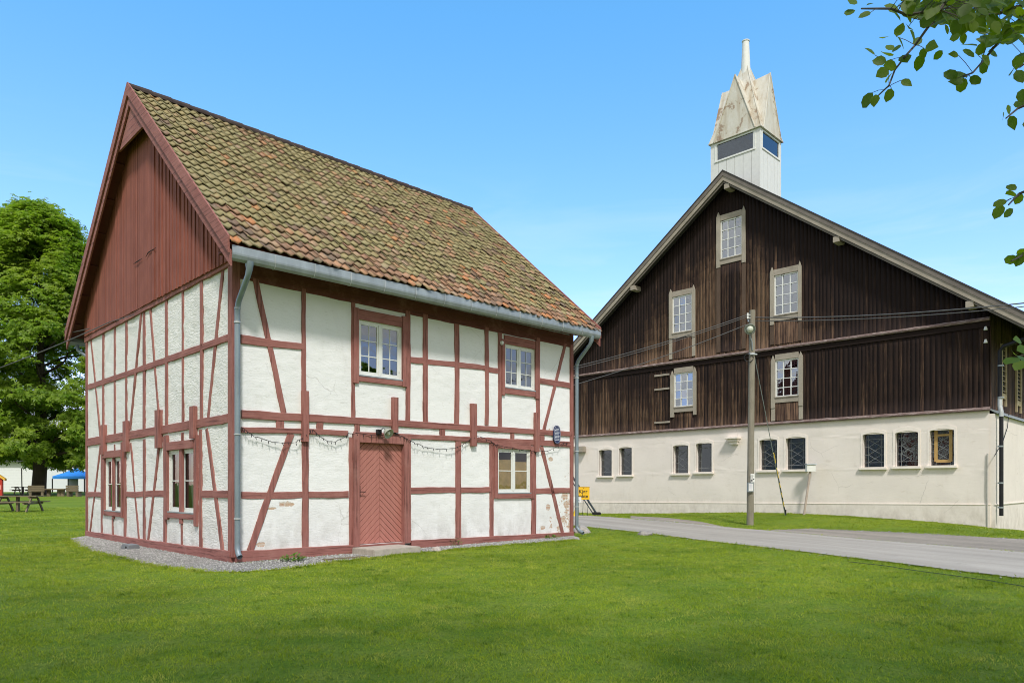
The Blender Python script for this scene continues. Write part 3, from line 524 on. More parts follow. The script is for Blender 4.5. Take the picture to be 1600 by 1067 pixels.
# windows: casing boards, white casements, panes; each window is a part, its pieces sub-parts
def window(mp, h, nx_, nz_, casing, hinge_white=True, mullion_red=False, axis='x', back=None, sill=True):
    a, b, c, d = h; fr = MB(); O = -.012
    def bx(u0, u1, z0, z1, o0, o1, t): P = [mp(u, z, o) for o in (o0, o1) for u, z in ((u0, z0), (u1, z0), (u1, z1), (u0, z1))]; t.add(P, [(0, 1, 2, 3), (4, 5, 6, 7), (0, 1, 5, 4), (1, 2, 6, 5), (2, 3, 7, 6), (3, 0, 4, 7)])
    fw = .045; bx(a, b, c, c + .05, -.05, O, fr); bx(a, b, d - fw, d, -.05, O, fr); bx(a, a + fw, c + .05, d - fw, -.05, O, fr); bx(b - fw, b, c + .05, d - fw, -.05, O, fr)
    m = (a + b) / 2
    if not mullion_red: bx(m - .03, m + .03, c + .05, d - fw, -.05, O + .004, fr)
    w = fr.build('window', M['white_paint'], house, bevel=.003)
    ga_ = MB()
    for s in (0, 1):
        u0, u1 = (a + fw, m - .03) if s == 0 else (m + .03, b - fw); z0, z1 = c + .05, d - fw; cs = MB(); sw = .04
        bx(u0, u1, z0, z0 + sw * 1.2, -.045, -.02, cs); bx(u0, u1, z1 - sw, z1, -.045, -.02, cs); bx(u0, u0 + sw, z0 + sw * 1.2, z1 - sw, -.045, -.02, cs); bx(u1 - sw, u1, z0 + sw * 1.2, z1 - sw, -.045, -.02, cs)
        for i in range(1, nx_): x = u0 + sw + (u1 - u0 - 2 * sw) * i / nx_; bx(x - .009, x + .009, z0 + sw * 1.2, z1 - sw, -.042, -.024, cs)
        for i in range(1, nz_): z = z0 + sw * 1.2 + (z1 - z0 - 2.2 * sw) * i / nz_; bx(u0 + sw, u1 - sw, z - .010, z + .010, -.0415, -.0235, cs)
        if hinge_white:
            for zz in (z0 + .12, z1 - .14): bx((u0 - .02) if s == 0 else (u1 - .012), (u0 + .012) if s == 0 else (u1 + .02), zz, zz + .05, -.02, -.006, cs)
        cs.build('casement', M['white_paint'], w, bevel=.002)
        g = MB(); k = .035; g.add([mp(u0 + sw - .005, z0 + sw, -k), mp(u1 - sw + .005, z0 + sw, -k), mp(u1 - sw + .005, z1 - sw + .005, -k), mp(u0 + sw - .005, z1 - sw + .005, -k)], [(0, 1, 2, 3)]); g.f = [q[::-1] for q in g.f] if mp is GM else g.f; g.build('pane', M['glass'] if back is None else M['glass_clear'], w, recalc=False)
    if sill: t = MB(); bx(a - .02, b + .02, c - .012, c + .012, -.04, .045, t); t.build('sill', M['zinc'], w)
    cm = M['timber_v']; hm = M['timber_x'] if mp is FM else M['timber_y']
    for i, (u0, u1, z0, z1, o) in enumerate(casing):
        t = MB(); bx(u0, u1, z0, z1, -.012, o, t); t.build('casing_board', cm if (z1 - z0) > (u1 - u0) else hm, w, bevel=.005)
    return w, bx
def fz(x, y): return front(x, y)[1]
def fu_(x): return front(x, 700)[0]
def gzz(x, y): return side(x, y)[1]
def gu_(x): return side(x, 700)[0]
a, b, c, d = w1; W1, bx = window(FM, w1, 2, 3, [(a - .13, a - .004, c - .17, d + .22, .048), (b + .004, b + .12, c - .13, d + .24, .05), (a - .004, b + .004, d + .002, d + .21, .038), (a - .002, b + .003, c - .12, c - .013, .042)])
a, b, c, d = w2; W2, bx = window(FM, w2, 2, 3, [(a - .10, a - .004, c - .20, d + .10, .05), (b + .004, b + .14, c - .19, d + .22, .047), (a - .004, b + .004, d + .002, d + .21, .036), (a - .002, b + .003, c - .15, c - .013, .042)])
a, b, c, d = w3; W3, bx = window(FM, w3, 1, 2, [(a - .12, a - .004, c - .12, d + .12, .05), (b + .004, b + .12, c - .14, d + .10, .046), (a - .004, b + .004, d + .002, d + .20, .036), (a - .002, b + .003, c - .13, c - .013, .042)], back=1)
MB().box(a + .06, (a + b) / 2 - .05, .04, .048, c + .06, d - .26).build('cardboard_panel', plain('brown cardboard', (.74, .52, .25), .9), W3)
MB().box((a + b) / 2 + .05, b - .06, .042, .05, c + .06, d - .30).build('cardboard_panel', plain('brown cardboard', (.74, .52, .25), .9), W3)
a, b, c, d = gl; WGL, bx = window(GM, gl, 1, 2, [(b + .004, b + .16, c - .12, d + .02, .05), (a - .14, a - .004, c - .14, d + .35, .055), (a - .004, b + .10, d + .002, d + .17, .065), (a - .003, b + .003, c - .12, c - .013, .045), ((a + b) / 2 - .055, (a + b) / 2 + .055, c - .19, d, .035)], mullion_red=True)
a, b, c, d = gr_; WGR, bx = window(GM, gr_, 1, 2, [(b + .004, b + .15, c - .16, d + .32, .055), (a - .15, a - .004, c - .24, d + .25, .05), (a - .004, b + .004, d + .002, d + .17, .06), (a - .003, b + .003, c - .12, c - .013, .045), ((a + b) / 2 - .075, (a + b) / 2 + .075, c - .22, d, .035)], mullion_red=True, back=1)
curtain = plain('grey net curtain', (.30, .31, .28), .9)
for hh_, ww in ((gl, WGL), (gr_, WGR)):
    a, b, c, d = hh_; mbc = MB()
    for s, e in ((a + .05, (a + b) / 2 - .06), ((a + b) / 2 + .06, b - .05)):
        n = 14; rg = []
        for z in (c + .06, c + (d - c) * .5, d - .05): rg.append([(.10 + .018 * math.sin(i * 2.1) * (1.2 if z < d - .3 else .7), s + (e - s) * (.0 + i / n * (.55 if z < c + .4 else .72)), z) for i in range(n + 1)])
        mbc.loft(rg, cap=False, closed=False)
    mbc.build('curtain', curtain, ww, smooth=True)
orn = MB(); a, b, c, d = gl                    # a pale branching ornament standing inside the far gable window
for t in range(7): z = c + .12 + t * .075; s = 1 if t % 2 else -1; orn.tube([(.055, b - .14, z), (.055, b - .14 + s * .06, z + .06), (.055, b - .14 + s * .05, z + .11)], .008, 5)
orn.tube([(.055, b - .14, c + .06), (.055, b - .13, c + .62)], .009, 6); oo = orn.build('window_ornament', M['white_paint'], WGL)

# door: frame, two leaves of slanting boards, handle plate
a, b, c, d = dr; dm = MB(); mid = (a + b) / 2 + .0
fmb = MB(); 
for u0, u1, z0, z1, o in ((a - .13, a + .014, .14, d + .16, .055), (b - .014, b + .16, .14, d + .16, .05), (a + .014, b - .014, d - .012, d + .14, .045)):
    bx_ = [FM(u, z, q) for q in (-.12, o) for u, z in ((u0, z0), (u1, z0), (u1, z1), (u0, z1))]; fmb.add(bx_, [(0, 1, 2, 3), (4, 5, 6, 7), (0, 1, 5, 4), (1, 2, 6, 5), (2, 3, 7, 6), (3, 0, 4, 7)])
dfr = fmb.build('door_frame', M['timber_v'], house, bevel=.005)
bm_ = MB(); bm_.add([FM(u, z, q) for q in (-.10, -.075) for u, z in ((a, c), (b, c), (b, d), (a, d))], [(0, 1, 2, 3), (4, 5, 6, 7), (0, 1, 5, 4), (1, 2, 6, 5), (2, 3, 7, 6), (3, 0, 4, 7)])
def clip(poly, f):
    out = []
    for i in range(len(poly)):
        p, q = poly[i], poly[(i + 1) % len(poly)]; fp, fq = f(p), f(q)
        if fp >= 0: out.append(p)
        if fp * fq < 0: t = fp / (fp - fq); out.append((p[0] + (q[0] - p[0]) * t, p[1] + (q[1] - p[1]) * t))
    return out
for s, (u0, u1) in enumerate(((a + .004, mid - .002), (mid + .002, b - .004))):
    bwid = .125
    for k in range(-16, 40):
        base = c + k * bwid; sl = .95 if s == 0 else -.95; ref = u0 if s == 0 else u1
        # boards slant up towards the middle of the door on the left, down to the right on the right
        f0 = lambda p: (p[1] - (base + .006 + sl * (p[0] - ref) * (1 if s == 0 else 1))) ; f1 = lambda p: ((base + bwid - .006 + sl * (p[0] - ref)) - p[1])
        poly = [(u0, c + .012), (u1, c + .012), (u1, d - .012), (u0, d - .012)]
        poly = clip(poly, f0); poly = clip(poly, f1) if len(poly) > 2 else []
        if len(poly) < 3: continue
        cx = sum(p[0] for p in poly) / len(poly); cz = sum(p[1] for p in poly) / len(poly); r = .0012 * random.uniform(-1, 1)
        inn = [(cx + (p[0] - cx) * .985, cz + (p[1] - cz) * .985) for p in poly]; nv = len(poly)
        bm_.loft([[FM(*p, -.076) for p in poly], [FM(*p, -.058 + r) for p in poly], [FM(*p, -.054 + r) for p in inn]])
door = bm_.build('door', M['door'], house)
hm_ = MB(); hx = front(561.5, 770)[0] + .03; hz = front(561.5, 768)[1]; hm_.box(hx - .02, hx + .02, .040, .053, hz - .10, hz + .12); hm_.tube([(hx, .045, hz), (hx, .0, hz), (hx + .11, -.005, hz - .005)], .009, 8); hm_.tube([(hx, .045, hz - .06), (hx, .03, hz - .06)], .014, 10); hm_.tube([(hx, .045, hz + .07), (hx, .03, hz + .07)], .012, 10)
hm_.build('handle', M['iron'], door)
MB().box(a - .0, b + .0, -.055, .10, .10, .168).build('threshold', M['timber_x'], house, bevel=.006)
stp = MB().box(0, 1.12, -.77, 0, -.1, .135).build('stone_step', M['concrete'], None, bevel=.012); stp.location = world(HO, 2.36, -.06, 0); stp.rotation_euler.z = ROT; tag(stp, 'pale stone step in front of the salmon door', 'step')

# gable boards above the plate
RZ, RE_Y, RE_Z = 10.02, -.62, 5.42; RS = (RZ - RE_Z) / (HW / 2 - RE_Y); AT = math.atan(RS)      # roof plane: ridge, eave edge, slope
def roofz(y): return RZ - RS * abs(y - HW / 2)
gv = []; gf = []; y = .0; k = 0; gb = MB()
while y < HW:
    wdt = random.choice((.11, .13, .15)) if y > 3.6 else random.choice((.07, .10, .12)); y1 = min(HW, y + wdt - .004); o = .055 + (.030 if (k % 2 and y < 3.9) else random.uniform(0, .018)) + .0006 * (k % 5)
    zb = WT - .055 - .008 * random.random(); z0, z1 = roofz(y) - .10, roofz(y1) - .10
    P = [(-o, y, zb), (-o, y1, zb), (-o, y1, z1), (-o, y, z0), (.02, y, zb), (.02, y1, zb), (.02, y1, z1), (.02, y, z0)]
    if abs((y + y1) / 2 - HW / 2) < wdt / 2: P[2] = (-o, y1, z1); 
    gb.add(P, [(0, 1, 2, 3), (4, 5, 6, 7), (0, 1, 5, 4), (1, 2, 6, 5), (2, 3, 7, 6), (3, 0, 4, 7)]); y += wdt; k += 1
gb.build('gable_cladding', M['gable_board'], house)
mbx = MB(); yy = [0, HW / 2, HW]; mbx.prism([(0.05, WT), (HW / 2, roofz(HW / 2) - .15), (HW - .05, WT)], lambda p: (HL - .05, p[0], p[1]), lambda p: (HL, p[0], p[1])); mbx.build('gable_cladding', M['gable_board'], house)
# a few splits in the old boards
for pts in ([(208, 412.5), (214, 408.5), (221, 404)], [(227, 402), (231, 394.5), (243, 387)]):
    cr = MB(); q = [side(*p, .10) for p in pts]; cr.tube([(-.092, a_, b_) for a_, b_ in q], [.004, .012, .004], 5); cr.build('board_split', M['dark'], house)
# roof deck, tiles, ridge, bargeboards, gutters
OV0, OV1 = -.34, HL + .40
for sgn in (-1, 1):
    Yf = (lambda y: y) if sgn < 0 else (lambda y: HW - y)
    sl_len = math.hypot(HW / 2 - RE_Y, RZ - RE_Z); U = Vector((0, math.cos(AT), math.sin(AT))); Nn = Vector((0, -math.sin(AT), math.cos(AT)))
    E0 = Vector((0, RE_Y, RE_Z))
    mbd = MB(); pr = [(-.02, -.02), (-.02, -.09), (sl_len, -.09), (sl_len, -.02)]
    def RP(x, s, h): p = E0 + U * s + Nn * h; return (x, Yf(p.y), p.z)
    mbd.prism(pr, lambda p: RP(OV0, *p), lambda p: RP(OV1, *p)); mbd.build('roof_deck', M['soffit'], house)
    rows, cols = 28, 52; e = sl_len / rows; wt = (OV1 - OV0) / cols; nsx = 8; prof = []
    for i in range(nsx + 1):
        t = i / nsx; prof.append(.026 * math.sin(2 * math.pi * (t + .07)) - .016 * (1 if t < .5 else 0) * math.sin(math.pi * min(1, t * 2)))
    V = []; F = []; R1 = []; R2 = []; UPV = []
    for r in range(rows):
        for c_ in range(cols):
            b0 = len(V); dz = random.gauss(0, .006) + .02 * mnoise.noise((c_ * .13, r * .17, sgn)); tl = random.gauss(0, .010); ds = random.gauss(0, .011) + .02 * mnoise.noise((c_ * .1, r * .9, 3)); rr, r2 = random.random(), random.random(); du = random.gauss(0, .004)
            s0, s1 = r * e - .035 + ds, (r + 1) * e + .03; 
            for row, (s, lift) in enumerate(((s0, .030 + .006), (s0, .050 + .010), ((s0 + s1) / 2, .040), (s1, .018))):
                for i in range(nsx + 1):
                    t = i / nsx; x = OV0 + (c_ + t * 1.06 - .03) * wt + du; sag = -.020 * math.sin(math.pi * t) if row < 2 else 0
                    edge = .0 if row else .004
                    skew = (tl * (t - .5) * 4 + .018 * (t - .5)) if row < 2 else 0
                    V.append(RP(x, s + sag + edge + skew, lift + prof[i] + dz + (t - .5) * tl))
            for row in range(3):
                for i in range(nsx):
                    q = b0 + row * (nsx + 1) + i; F.append((q, q + 1, q + nsx + 2, q + nsx + 1)); R1.append(rr); R2.append(r2); UPV.append(min(1, .42 + max(0, (r - 1.5) / rows * 2.6)) - (.75 if r < 2 else 0) - .22 * (c_ / cols))
    npmesh('roof_tiles', np.array(V), np.array(F), M['tile'], house, {'rnd': R1, 'rnd2': R2, 'up': UPV})
rc = MB()
for i in range(24):
    x0 = OV0 + (OV1 - OV0) * i / 24; x1 = x0 + (OV1 - OV0) / 24 + .04; rg = []
    for x, s in ((x0, .9), (x1, 1.02)): rg.append([(x, HW / 2 + .13 * s * math.cos(t), RZ - .015 + .115 * s * math.sin(t)) for t in np.linspace(-.25, math.pi + .25, 9)])
    rc.loft(rg, cap=False, closed=False)
rc.build('ridge_tiles', plain('dark ridge tiles', (.05, .035, .03), .9, var=.3), house)
for x0, sg in ((OV0, -1), (OV1, 1)):
    for side_ in (0, 1):
        Yf = (lambda y: y) if side_ == 0 else (lambda y: HW - y)
        for nm_, h0, h1, o0, o1 in (('bargeboard', -.13, .085, .0, .035), ('bargeboard', -.29, -.10, -.04, -.002)):
            yb = RE_Y - .02; q = MB(); mh = HW / 2
            def zz(y, h): return RZ - RS * abs(y - mh) + h / math.cos(AT)
            poly = [(yb, zz(yb, h0)), (mh, zz(mh, h0)), (mh, zz(mh, h1)), (yb, zz(yb, h1))]
            q.prism(poly, lambda p: (x0 + sg * o0, Yf(p[0]), p[1]), lambda p: (x0 + sg * o1, Yf(p[0]), p[1])); q.build(nm_, M['timber_y'], house, bevel=.004)
    t = MB(); mh = HW / 2; t.prism([(mh - .85, RZ - RS * .85 - .35), (mh, RZ - .35), (mh + .85, RZ - RS * .85 - .35)], lambda p: (x0 - sg * .085, p[0], p[1]), lambda p: (x0 - sg * .045, p[0], p[1])); t.build('collar_board', M['timber_y'], house)
for side_ in (0, 1):                         # purlin ends under the gable overhang
    Yf = (lambda y: y) if side_ == 0 else (lambda y: HW - y)
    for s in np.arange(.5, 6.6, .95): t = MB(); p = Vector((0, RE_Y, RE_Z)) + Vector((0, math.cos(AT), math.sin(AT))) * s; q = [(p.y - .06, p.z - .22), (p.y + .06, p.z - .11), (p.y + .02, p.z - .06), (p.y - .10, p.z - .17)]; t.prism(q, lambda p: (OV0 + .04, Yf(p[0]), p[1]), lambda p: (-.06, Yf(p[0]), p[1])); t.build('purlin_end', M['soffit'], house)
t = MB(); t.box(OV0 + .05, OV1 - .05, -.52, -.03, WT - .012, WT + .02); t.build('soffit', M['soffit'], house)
for side_ in (0, 1):
    Yf = (lambda y: y) if side_ == 0 else (lambda y: HW - y); x0, x1 = OV0 + .03, OV1 - .02; dz = lambda x: -.06 + .08 * (x - x0) / (x1 - x0)
    pr = [(-.66, 5.43), (-.675, 5.30), (-.672, 5.27), (-.650, 5.215), (-.61, 5.185), (-.565, 5.19), (-.53, 5.225), (-.52, 5.29), (-.535, 5.29), (-.545, 5.232), (-.575, 5.205), (-.61, 5.20), (-.64, 5.225), (-.660, 5.275), (-.645, 5.43)]
    g = MB(); g.prism(pr, lambda p: (x0, Yf(p[0]), p[1] + dz(x0)), lambda p: (x1, Yf(p[0]), p[1] + dz(x1))); gut = g.build('gutter', M['zinc'], house)
    for i in range(1, 13):
        x = x0 + (x1 - x0) * i / 13; st = MB(); pts = [(x, Yf(-.682), 5.42 + dz(x)), (x, Yf(-.683), 5.27 + dz(x)), (x, Yf(-.655), 5.205 + dz(x)), (x, Yf(-.61), 5.178 + dz(x)), (x, Yf(-.55), 5.19 + dz(x))]; st.tube(pts, .0055, 5); st.build('gutter_strap', M['zinc_bright'], gut, )
    if side_ == 0: GUT = gut
def pipe(name, x, ys, ztop, zbot, off, flare_y, toe, r=.048):
    root = None; q = MB(); pts = [(x, flare_y, ztop), (x, flare_y, ztop - .12), (x, flare_y + (off - flare_y) * .12, ztop - .22), (x, flare_y + (off - flare_y) * .5, ztop - .40), (x, flare_y + (off - flare_y) * .88, ztop - .58), (x, off, ztop - .70), (x, off, ztop - 1.0), (x, off, zbot + .22), (x, off, zbot + .14), (x, off - toe * .4, zbot + .05), (x, off - toe, zbot)]
    q.tube(pts, [r * 1.6, r * 1.15] + [r] * 9, 14, cap=False); q.tube([(x, off - toe, zbot), (x, off - toe + .01, zbot + .004)], r * .93, 14, cap=False)
    p = q.build(name, M['zinc_pipe'], house, smooth=True)
    for zc in (ztop - .95, ztop - .72): MB().tube([(x, off, zc), (x, off, zc + .03)], r * 1.12, 14).build('pipe_collar', M['zinc'], p)
    for zc in (4.2 if ztop > 5 else 4, 2.25, .78): cl = MB(); cl.tube([(x, off, zc), (x, off, zc + .022)], r * 1.25, 14); cl.box(x - .012, x + .012, off, -.0, zc + .002, zc + .02); cl.build('pipe_clamp', M['zinc_bright'], p)
    return p
pipe('downpipe', front(371, 700, .13)[0], None, 5.16, .13, -.13, -.60, .10)
px_ = front(896, 700, .12)[0]; pipe('downpipe', HL + .075, None, 5.25, .10, -.10, -.60, .22)
q = MB(); q.tube([(-.1, HW + .58, 5.16), (-.08, HW + .52, 5.0), (.20, HW + .16, 4.7), (.36, HW + .08, 4.5), (.36, HW + .08, .2)], .045, 10, cap=False); q.build('downpipe', M['zinc_pipe'], house, smooth=True)
# ------------------------------------------------------------------ big brown barn
barn = tag(empty('barn', (BO.x, BO.y, 0), ROT), 'huge dark brown wooden barn on cream plastered ground floor', 'barn')
BM = lambda u, z, o: (-o, u, z); SM = lambda u, z, o: (u, -o, z)
BRZ, BRY, BS = 14.36, 9.26, .742
def broof(y): return BRZ - BS * abs(y - BRY)
def blend(fn, pts): return [fn(*p) for p in pts]
base_win = [((940, 703), (955.5, 743)), ((971.6, 699.5), (986.8, 741.5)), ((1056.6, 696), (1074.5, 739)), ((1092.5, 692.6), (1111.5, 737)), ((1192.5, 687), (1213.6, 734)), ((1234, 684), (1258, 733)), ((1355, 678), (1380.7, 729.5)), ((1406.5, 675), (1433.6, 728)), ((1460.7, 671.5), (1490, 726.7))]
holes = []
for tl, br in base_win:
    l, r = bside(tl[0], tl[1]), bside(br[0], br[1]); sx = bside((tl[0] + br[0]) / 2, (tl[1] + br[1]) / 2)
    holes.append((r[0] - .02, l[0] + .16, bside((tl[0] + br[0]) / 2, br[1])[1], bside((tl[0] + br[0]) / 2, tl[1])[1]))
PT = lambda y: 3.835 - .0055 * y
mb = MB(); wall_grid(mb, BM, .0, BW, -.6, 3.95, holes, .22, .012, .34, 21.0); mb.build('wall', M['barn_plaster'], barn, recalc=False, smooth=True)
pl0, pl1 = bside(950, 786.5)[1], bside(1540, 788.5)[1]
mb = MB(); mb.prism([(-.02, -.6), (BW, -.6), (BW, pl0 + .01), (-.02, pl1)], lambda p: (-.022, p[0], p[1]), lambda p: (.05, p[0], p[1])); mb.build('plinth', M['barn_plaster'], barn)
mb = MB(); mb.prism([(-.03, pl1), (BW, pl0 + .01), (BW, pl0 + .03), (-.03, pl1 + .02)], lambda p: (-.034, p[0], p[1]), lambda p: (.05, p[0], p[1])); mb.build('plinth_ledge', M['barn_trim'], barn)
mb = MB(); mb.box(BL - .3, BL, 0, BW, -.6, 3.9); mb.box(.02, BL, BW - .3, BW, -.6, 3.9); mb.build('wall', M['barn_plaster'], barn)
mb = MB(); mb.box(.36, BL - .3, .3, BW - .3, 3.9, 4.05); mb.box(.36, BL - .3, .3, BW - .3, -.3, -.1); mb.box(1.4, 1.5, .3, BW - .3, -.1, 3.9); mb.box(2.6, 2.7, .3, BW - .3, 4.05, 7.1); mb.build('floor', M['dark'], barn)
LEAD = plain('lead bars', (.18, .19, .19), .6); YEL = plain('ochre window frame', (.42, .27, .10), .6)
for i, h in enumerate(holes):
    a, b, c, d = h; f = MB(); k = -.20
    def bx(u0, u1, z0, z1, o0, o1, t): P = [BM(u, z, o) for o in (o0, o1) for u, z in ((u0, z0), (u1, z0), (u1, z1), (u0, z1))]; t.add(P, [(0, 1, 2, 3), (4, 5, 6, 7), (0, 1, 5, 4), (1, 2, 6, 5), (2, 3, 7, 6), (3, 0, 4, 7)])
    # raised smooth surround with a shallow arch, and a sill
    n = 9; s = .07; arch = [(b + s, c)] + [(b + s - (b - a + 2 * s) * t, d + .02 + .12 * math.sin(math.pi * t) + .06) for t in np.linspace(0, 1, n)] + [(a - s, c)]
    inner = [(b, c)] + [(b - (b - a) * t, d + -.02 + .07 * math.sin(math.pi * t)) for t in np.linspace(0, 1, n)] + [(a, c)]
    f.loft([[BM(*p, o) for p in pp] for pp, o in ((arch, -.01), (arch, .014), (inner, .014), (inner, -.06))], cap=False, closed=False)
    w = f.build('window', M['barn_trim'], barn)
    f = MB(); bx(a - .10, b + .12, c - .10, c - .002, -.02, .10, f); f.build('sill', M['barn_trim'], w, bevel=.012)
    g = MB(); g.add([BM(a, c, k), BM(b, c, k), BM(b, d, k), BM(a, d, k)], [(3, 2, 1, 0)]); g.build('pane', M['glass_dim'], w, recalc=False)
    L = MB(); a2, b2 = a, b; m = .20 * (b2 - a2); zt, zb = d - .18, c + .17
    def bar(u0, z0, u1, z1, r=.009): L.tube([BM(u0, z0, k + .012), BM(u1, z1, k + .012)], r, 5)
    bar(a2 + m, c, a2 + m, d); bar(b2 - m, c, b2 - m, d); bar(a2, zt, b2, zt); bar(a2, zb, b2, zb)
    for t in (1 / 3, 2 / 3): z = zb + (zt - zb) * t; bar(a2, z, a2 + m, z); bar(b2 - m, z, b2, z)
    nX = 3
    for q in range(nX):
        z0, z1 = zb + (zt - zb) * q / nX, zb + (zt - zb) * (q + 1) / nX
        if not (i == 3): bar(a2 + m, z0, b2 - m, z1, .009); bar(a2 + m, z1, b2 - m, z0, .009)
    L.build('lattice', LEAD, w)
    if i == 8:
        f = MB(); bx(a2 + m - .05, a2 + m + .05, zb - .04, d, k + .004, k + .03, f); bx(b2 - m - .05, b2 - m + .05, zb - .04, d, k + .004, k + .03, f); bx(a2 + m, b2 - m, zb - .07, zb + .03, k + .003, k + .026, f); bx(a2 + m, b2 - m, zt - .02, zt + .05, k + .003, k + .026, f); f.build('inner_frame', YEL, w)
# timber cladding in two tiers
upw = {'A': ((1128.6, 343), (1160.8, 402.5), 4, 3), 'B': ((1053.5, 463), (1083, 519), 4, 3), 'C': ((1212.5, 429), (1248.5, 491), 4, 3), 'D': ((1055, 583), (1084, 635), 4, 3), 'E': ((1213, 562), (1248.4, 619), 4, 3)}
brd = {'A': (1122, 333.6, 420, 1167.3, 323, 411), 'B': (1048, 453, 530, 1088.6, 446, 527), 'C': (1205.6, 419, 509, 1254.5, 409, 502), 'D': (1049, 580, 652, 1089, 573.6, 648), 'E': (1206, 556, 638, 1255.5, 549, 634)}
MIDZ = 6.82; wh = {}
for k_, (tl, br, nz_, nx_) in upw.items():
    l, r = bside(*tl), bside(*br); mx_ = (tl[0] + br[0]) / 2; my0, my1 = tl[1] - (0), br[1]
    yl, yr = bside(tl[0], 500)[0], bside(br[0], 500)[0]; zt = bside(mx_, (upw[k_][0][1]))[1]; zb = bside(mx_, br[1])[1]; wh[k_] = (yr, yl, zb, zt)
def boards(plane, u0, u1, zlo, zhi, off, hole_list, wear, name, parent, wmin=.12, wmax=.19, mat='barn_board', thick=.025):
    V, F, R, Wr = [], [], [], []; u = u0
    while u < u1 - .01:
        w = min(random.uniform(wmin, wmax), u1 - u); um = u + w / 2; o = off + random.uniform(0, .007); rr = random.random(); a, b = u + .0012, u + w - .0012
        segs = [(zlo(um) - random.uniform(0, .03), None)]; top = min(zhi(a), zhi(b)); hs_ = sorted([h for h in hole_list if h[0] < um < h[1]], key=lambda h: h[2]); cur = segs[0][0]; lst = []
        for h in hs_: lst.append((cur, h[2])); cur = h[3]
        lst.append((cur, None))
        for z0, z1 in lst:
            ze = z1 if z1 is not None else zhi(um)
            if ze <= z0: continue
            ns = max(1, int((ze - z0) / .5)); zs = np.linspace(z0, ze, ns + 1)
            for q in range(ns + 1):
                za, zb_ = (zs[q], zs[q]) if (q < ns or z1 is not None) else (zhi(a), zhi(b)); i0 = len(V)
                V += [plane(a, za, o - thick), plane(a, za, o), plane(b, zb_, o), plane(b, zb_, o - thick)]
                if q: F += [(i0 - 4, i0 - 3, i0 + 1, i0), (i0 - 3, i0 - 2, i0 + 2, i0 + 1), (i0 - 2, i0 - 1, i0 + 3, i0 + 2)]; R += [rr] * 3; Wr += [wear(um, (zs[q] + zs[q - 1]) / 2)] * 3
                if q == 0 or q == ns: F.append((i0, i0 + 1, i0 + 2, i0 + 3)); R.append(rr); Wr.append(wear(um, zs[q]))
        u += w
    return npmesh(name, np.array(V), np.array(F), M[mat], parent, {'rnd': R, 'wear': Wr})
def wear_up(y, z):                       # rain and sun bleach the middle, the eaves keep it dark
    d = broof(y) - z; v = min(1, max(0, (d - 1.3) / 2.4)); v *= 1 if y > 7.2 else max(.15, 1 - (7.2 - y) / 2.6); v *= 1 if y < 13 else max(.3, 1 - (y - 13) / 6)
    if z < 7.4: v += .15
    return v
def wear_lo(y, z): v = .35 + .45 * min(1, max(0, (MIDZ - z) / 2)); return v * (1 if y > 7 else (.55 if y > 5.5 else .42))
boards(BM, 0, BW, lambda y: MIDZ + .08, lambda y: broof(y) - .22, .10, [wh['A'], wh['B'], wh['C']], wear_up, 'cladding', barn)
boards(BM, 0, BW, lambda y: PT(y) + .06, lambda y: min(MIDZ + .05, broof(y) - .2), .035, [wh['D'], wh['E']], wear_lo, 'cladding', barn)
def ledge(z0, z1, o, h, name):
    t = MB(); n = 60; rg = []
    for i in range(n + 1): y = -.03 + (BW + .03) * i / n; z = z0 + (z1 - z0) * i / n; j = .008 * mnoise.noise((i * .8, z0, 1)); rg.append([(-.02, y, z - h), (-o + .02, y, z - h), (-o, y, z - h * .55 + j), (-o + .035, y, z + j), (-.02, y, z + .05)])
    t.loft(rg); return t.build(name, M['ledge'], barn)
ledge(MIDZ + .05, MIDZ + .05, .17, .11, 'ledge'); ledge(PT(0) + .06, PT(BW) + .06, .12, .09, 'ledge')
t = MB(); t.box(-.085, -.02, -.03, BW, MIDZ - .26, MIDZ - .05); t.build('fascia', M['barn_board'], barn)
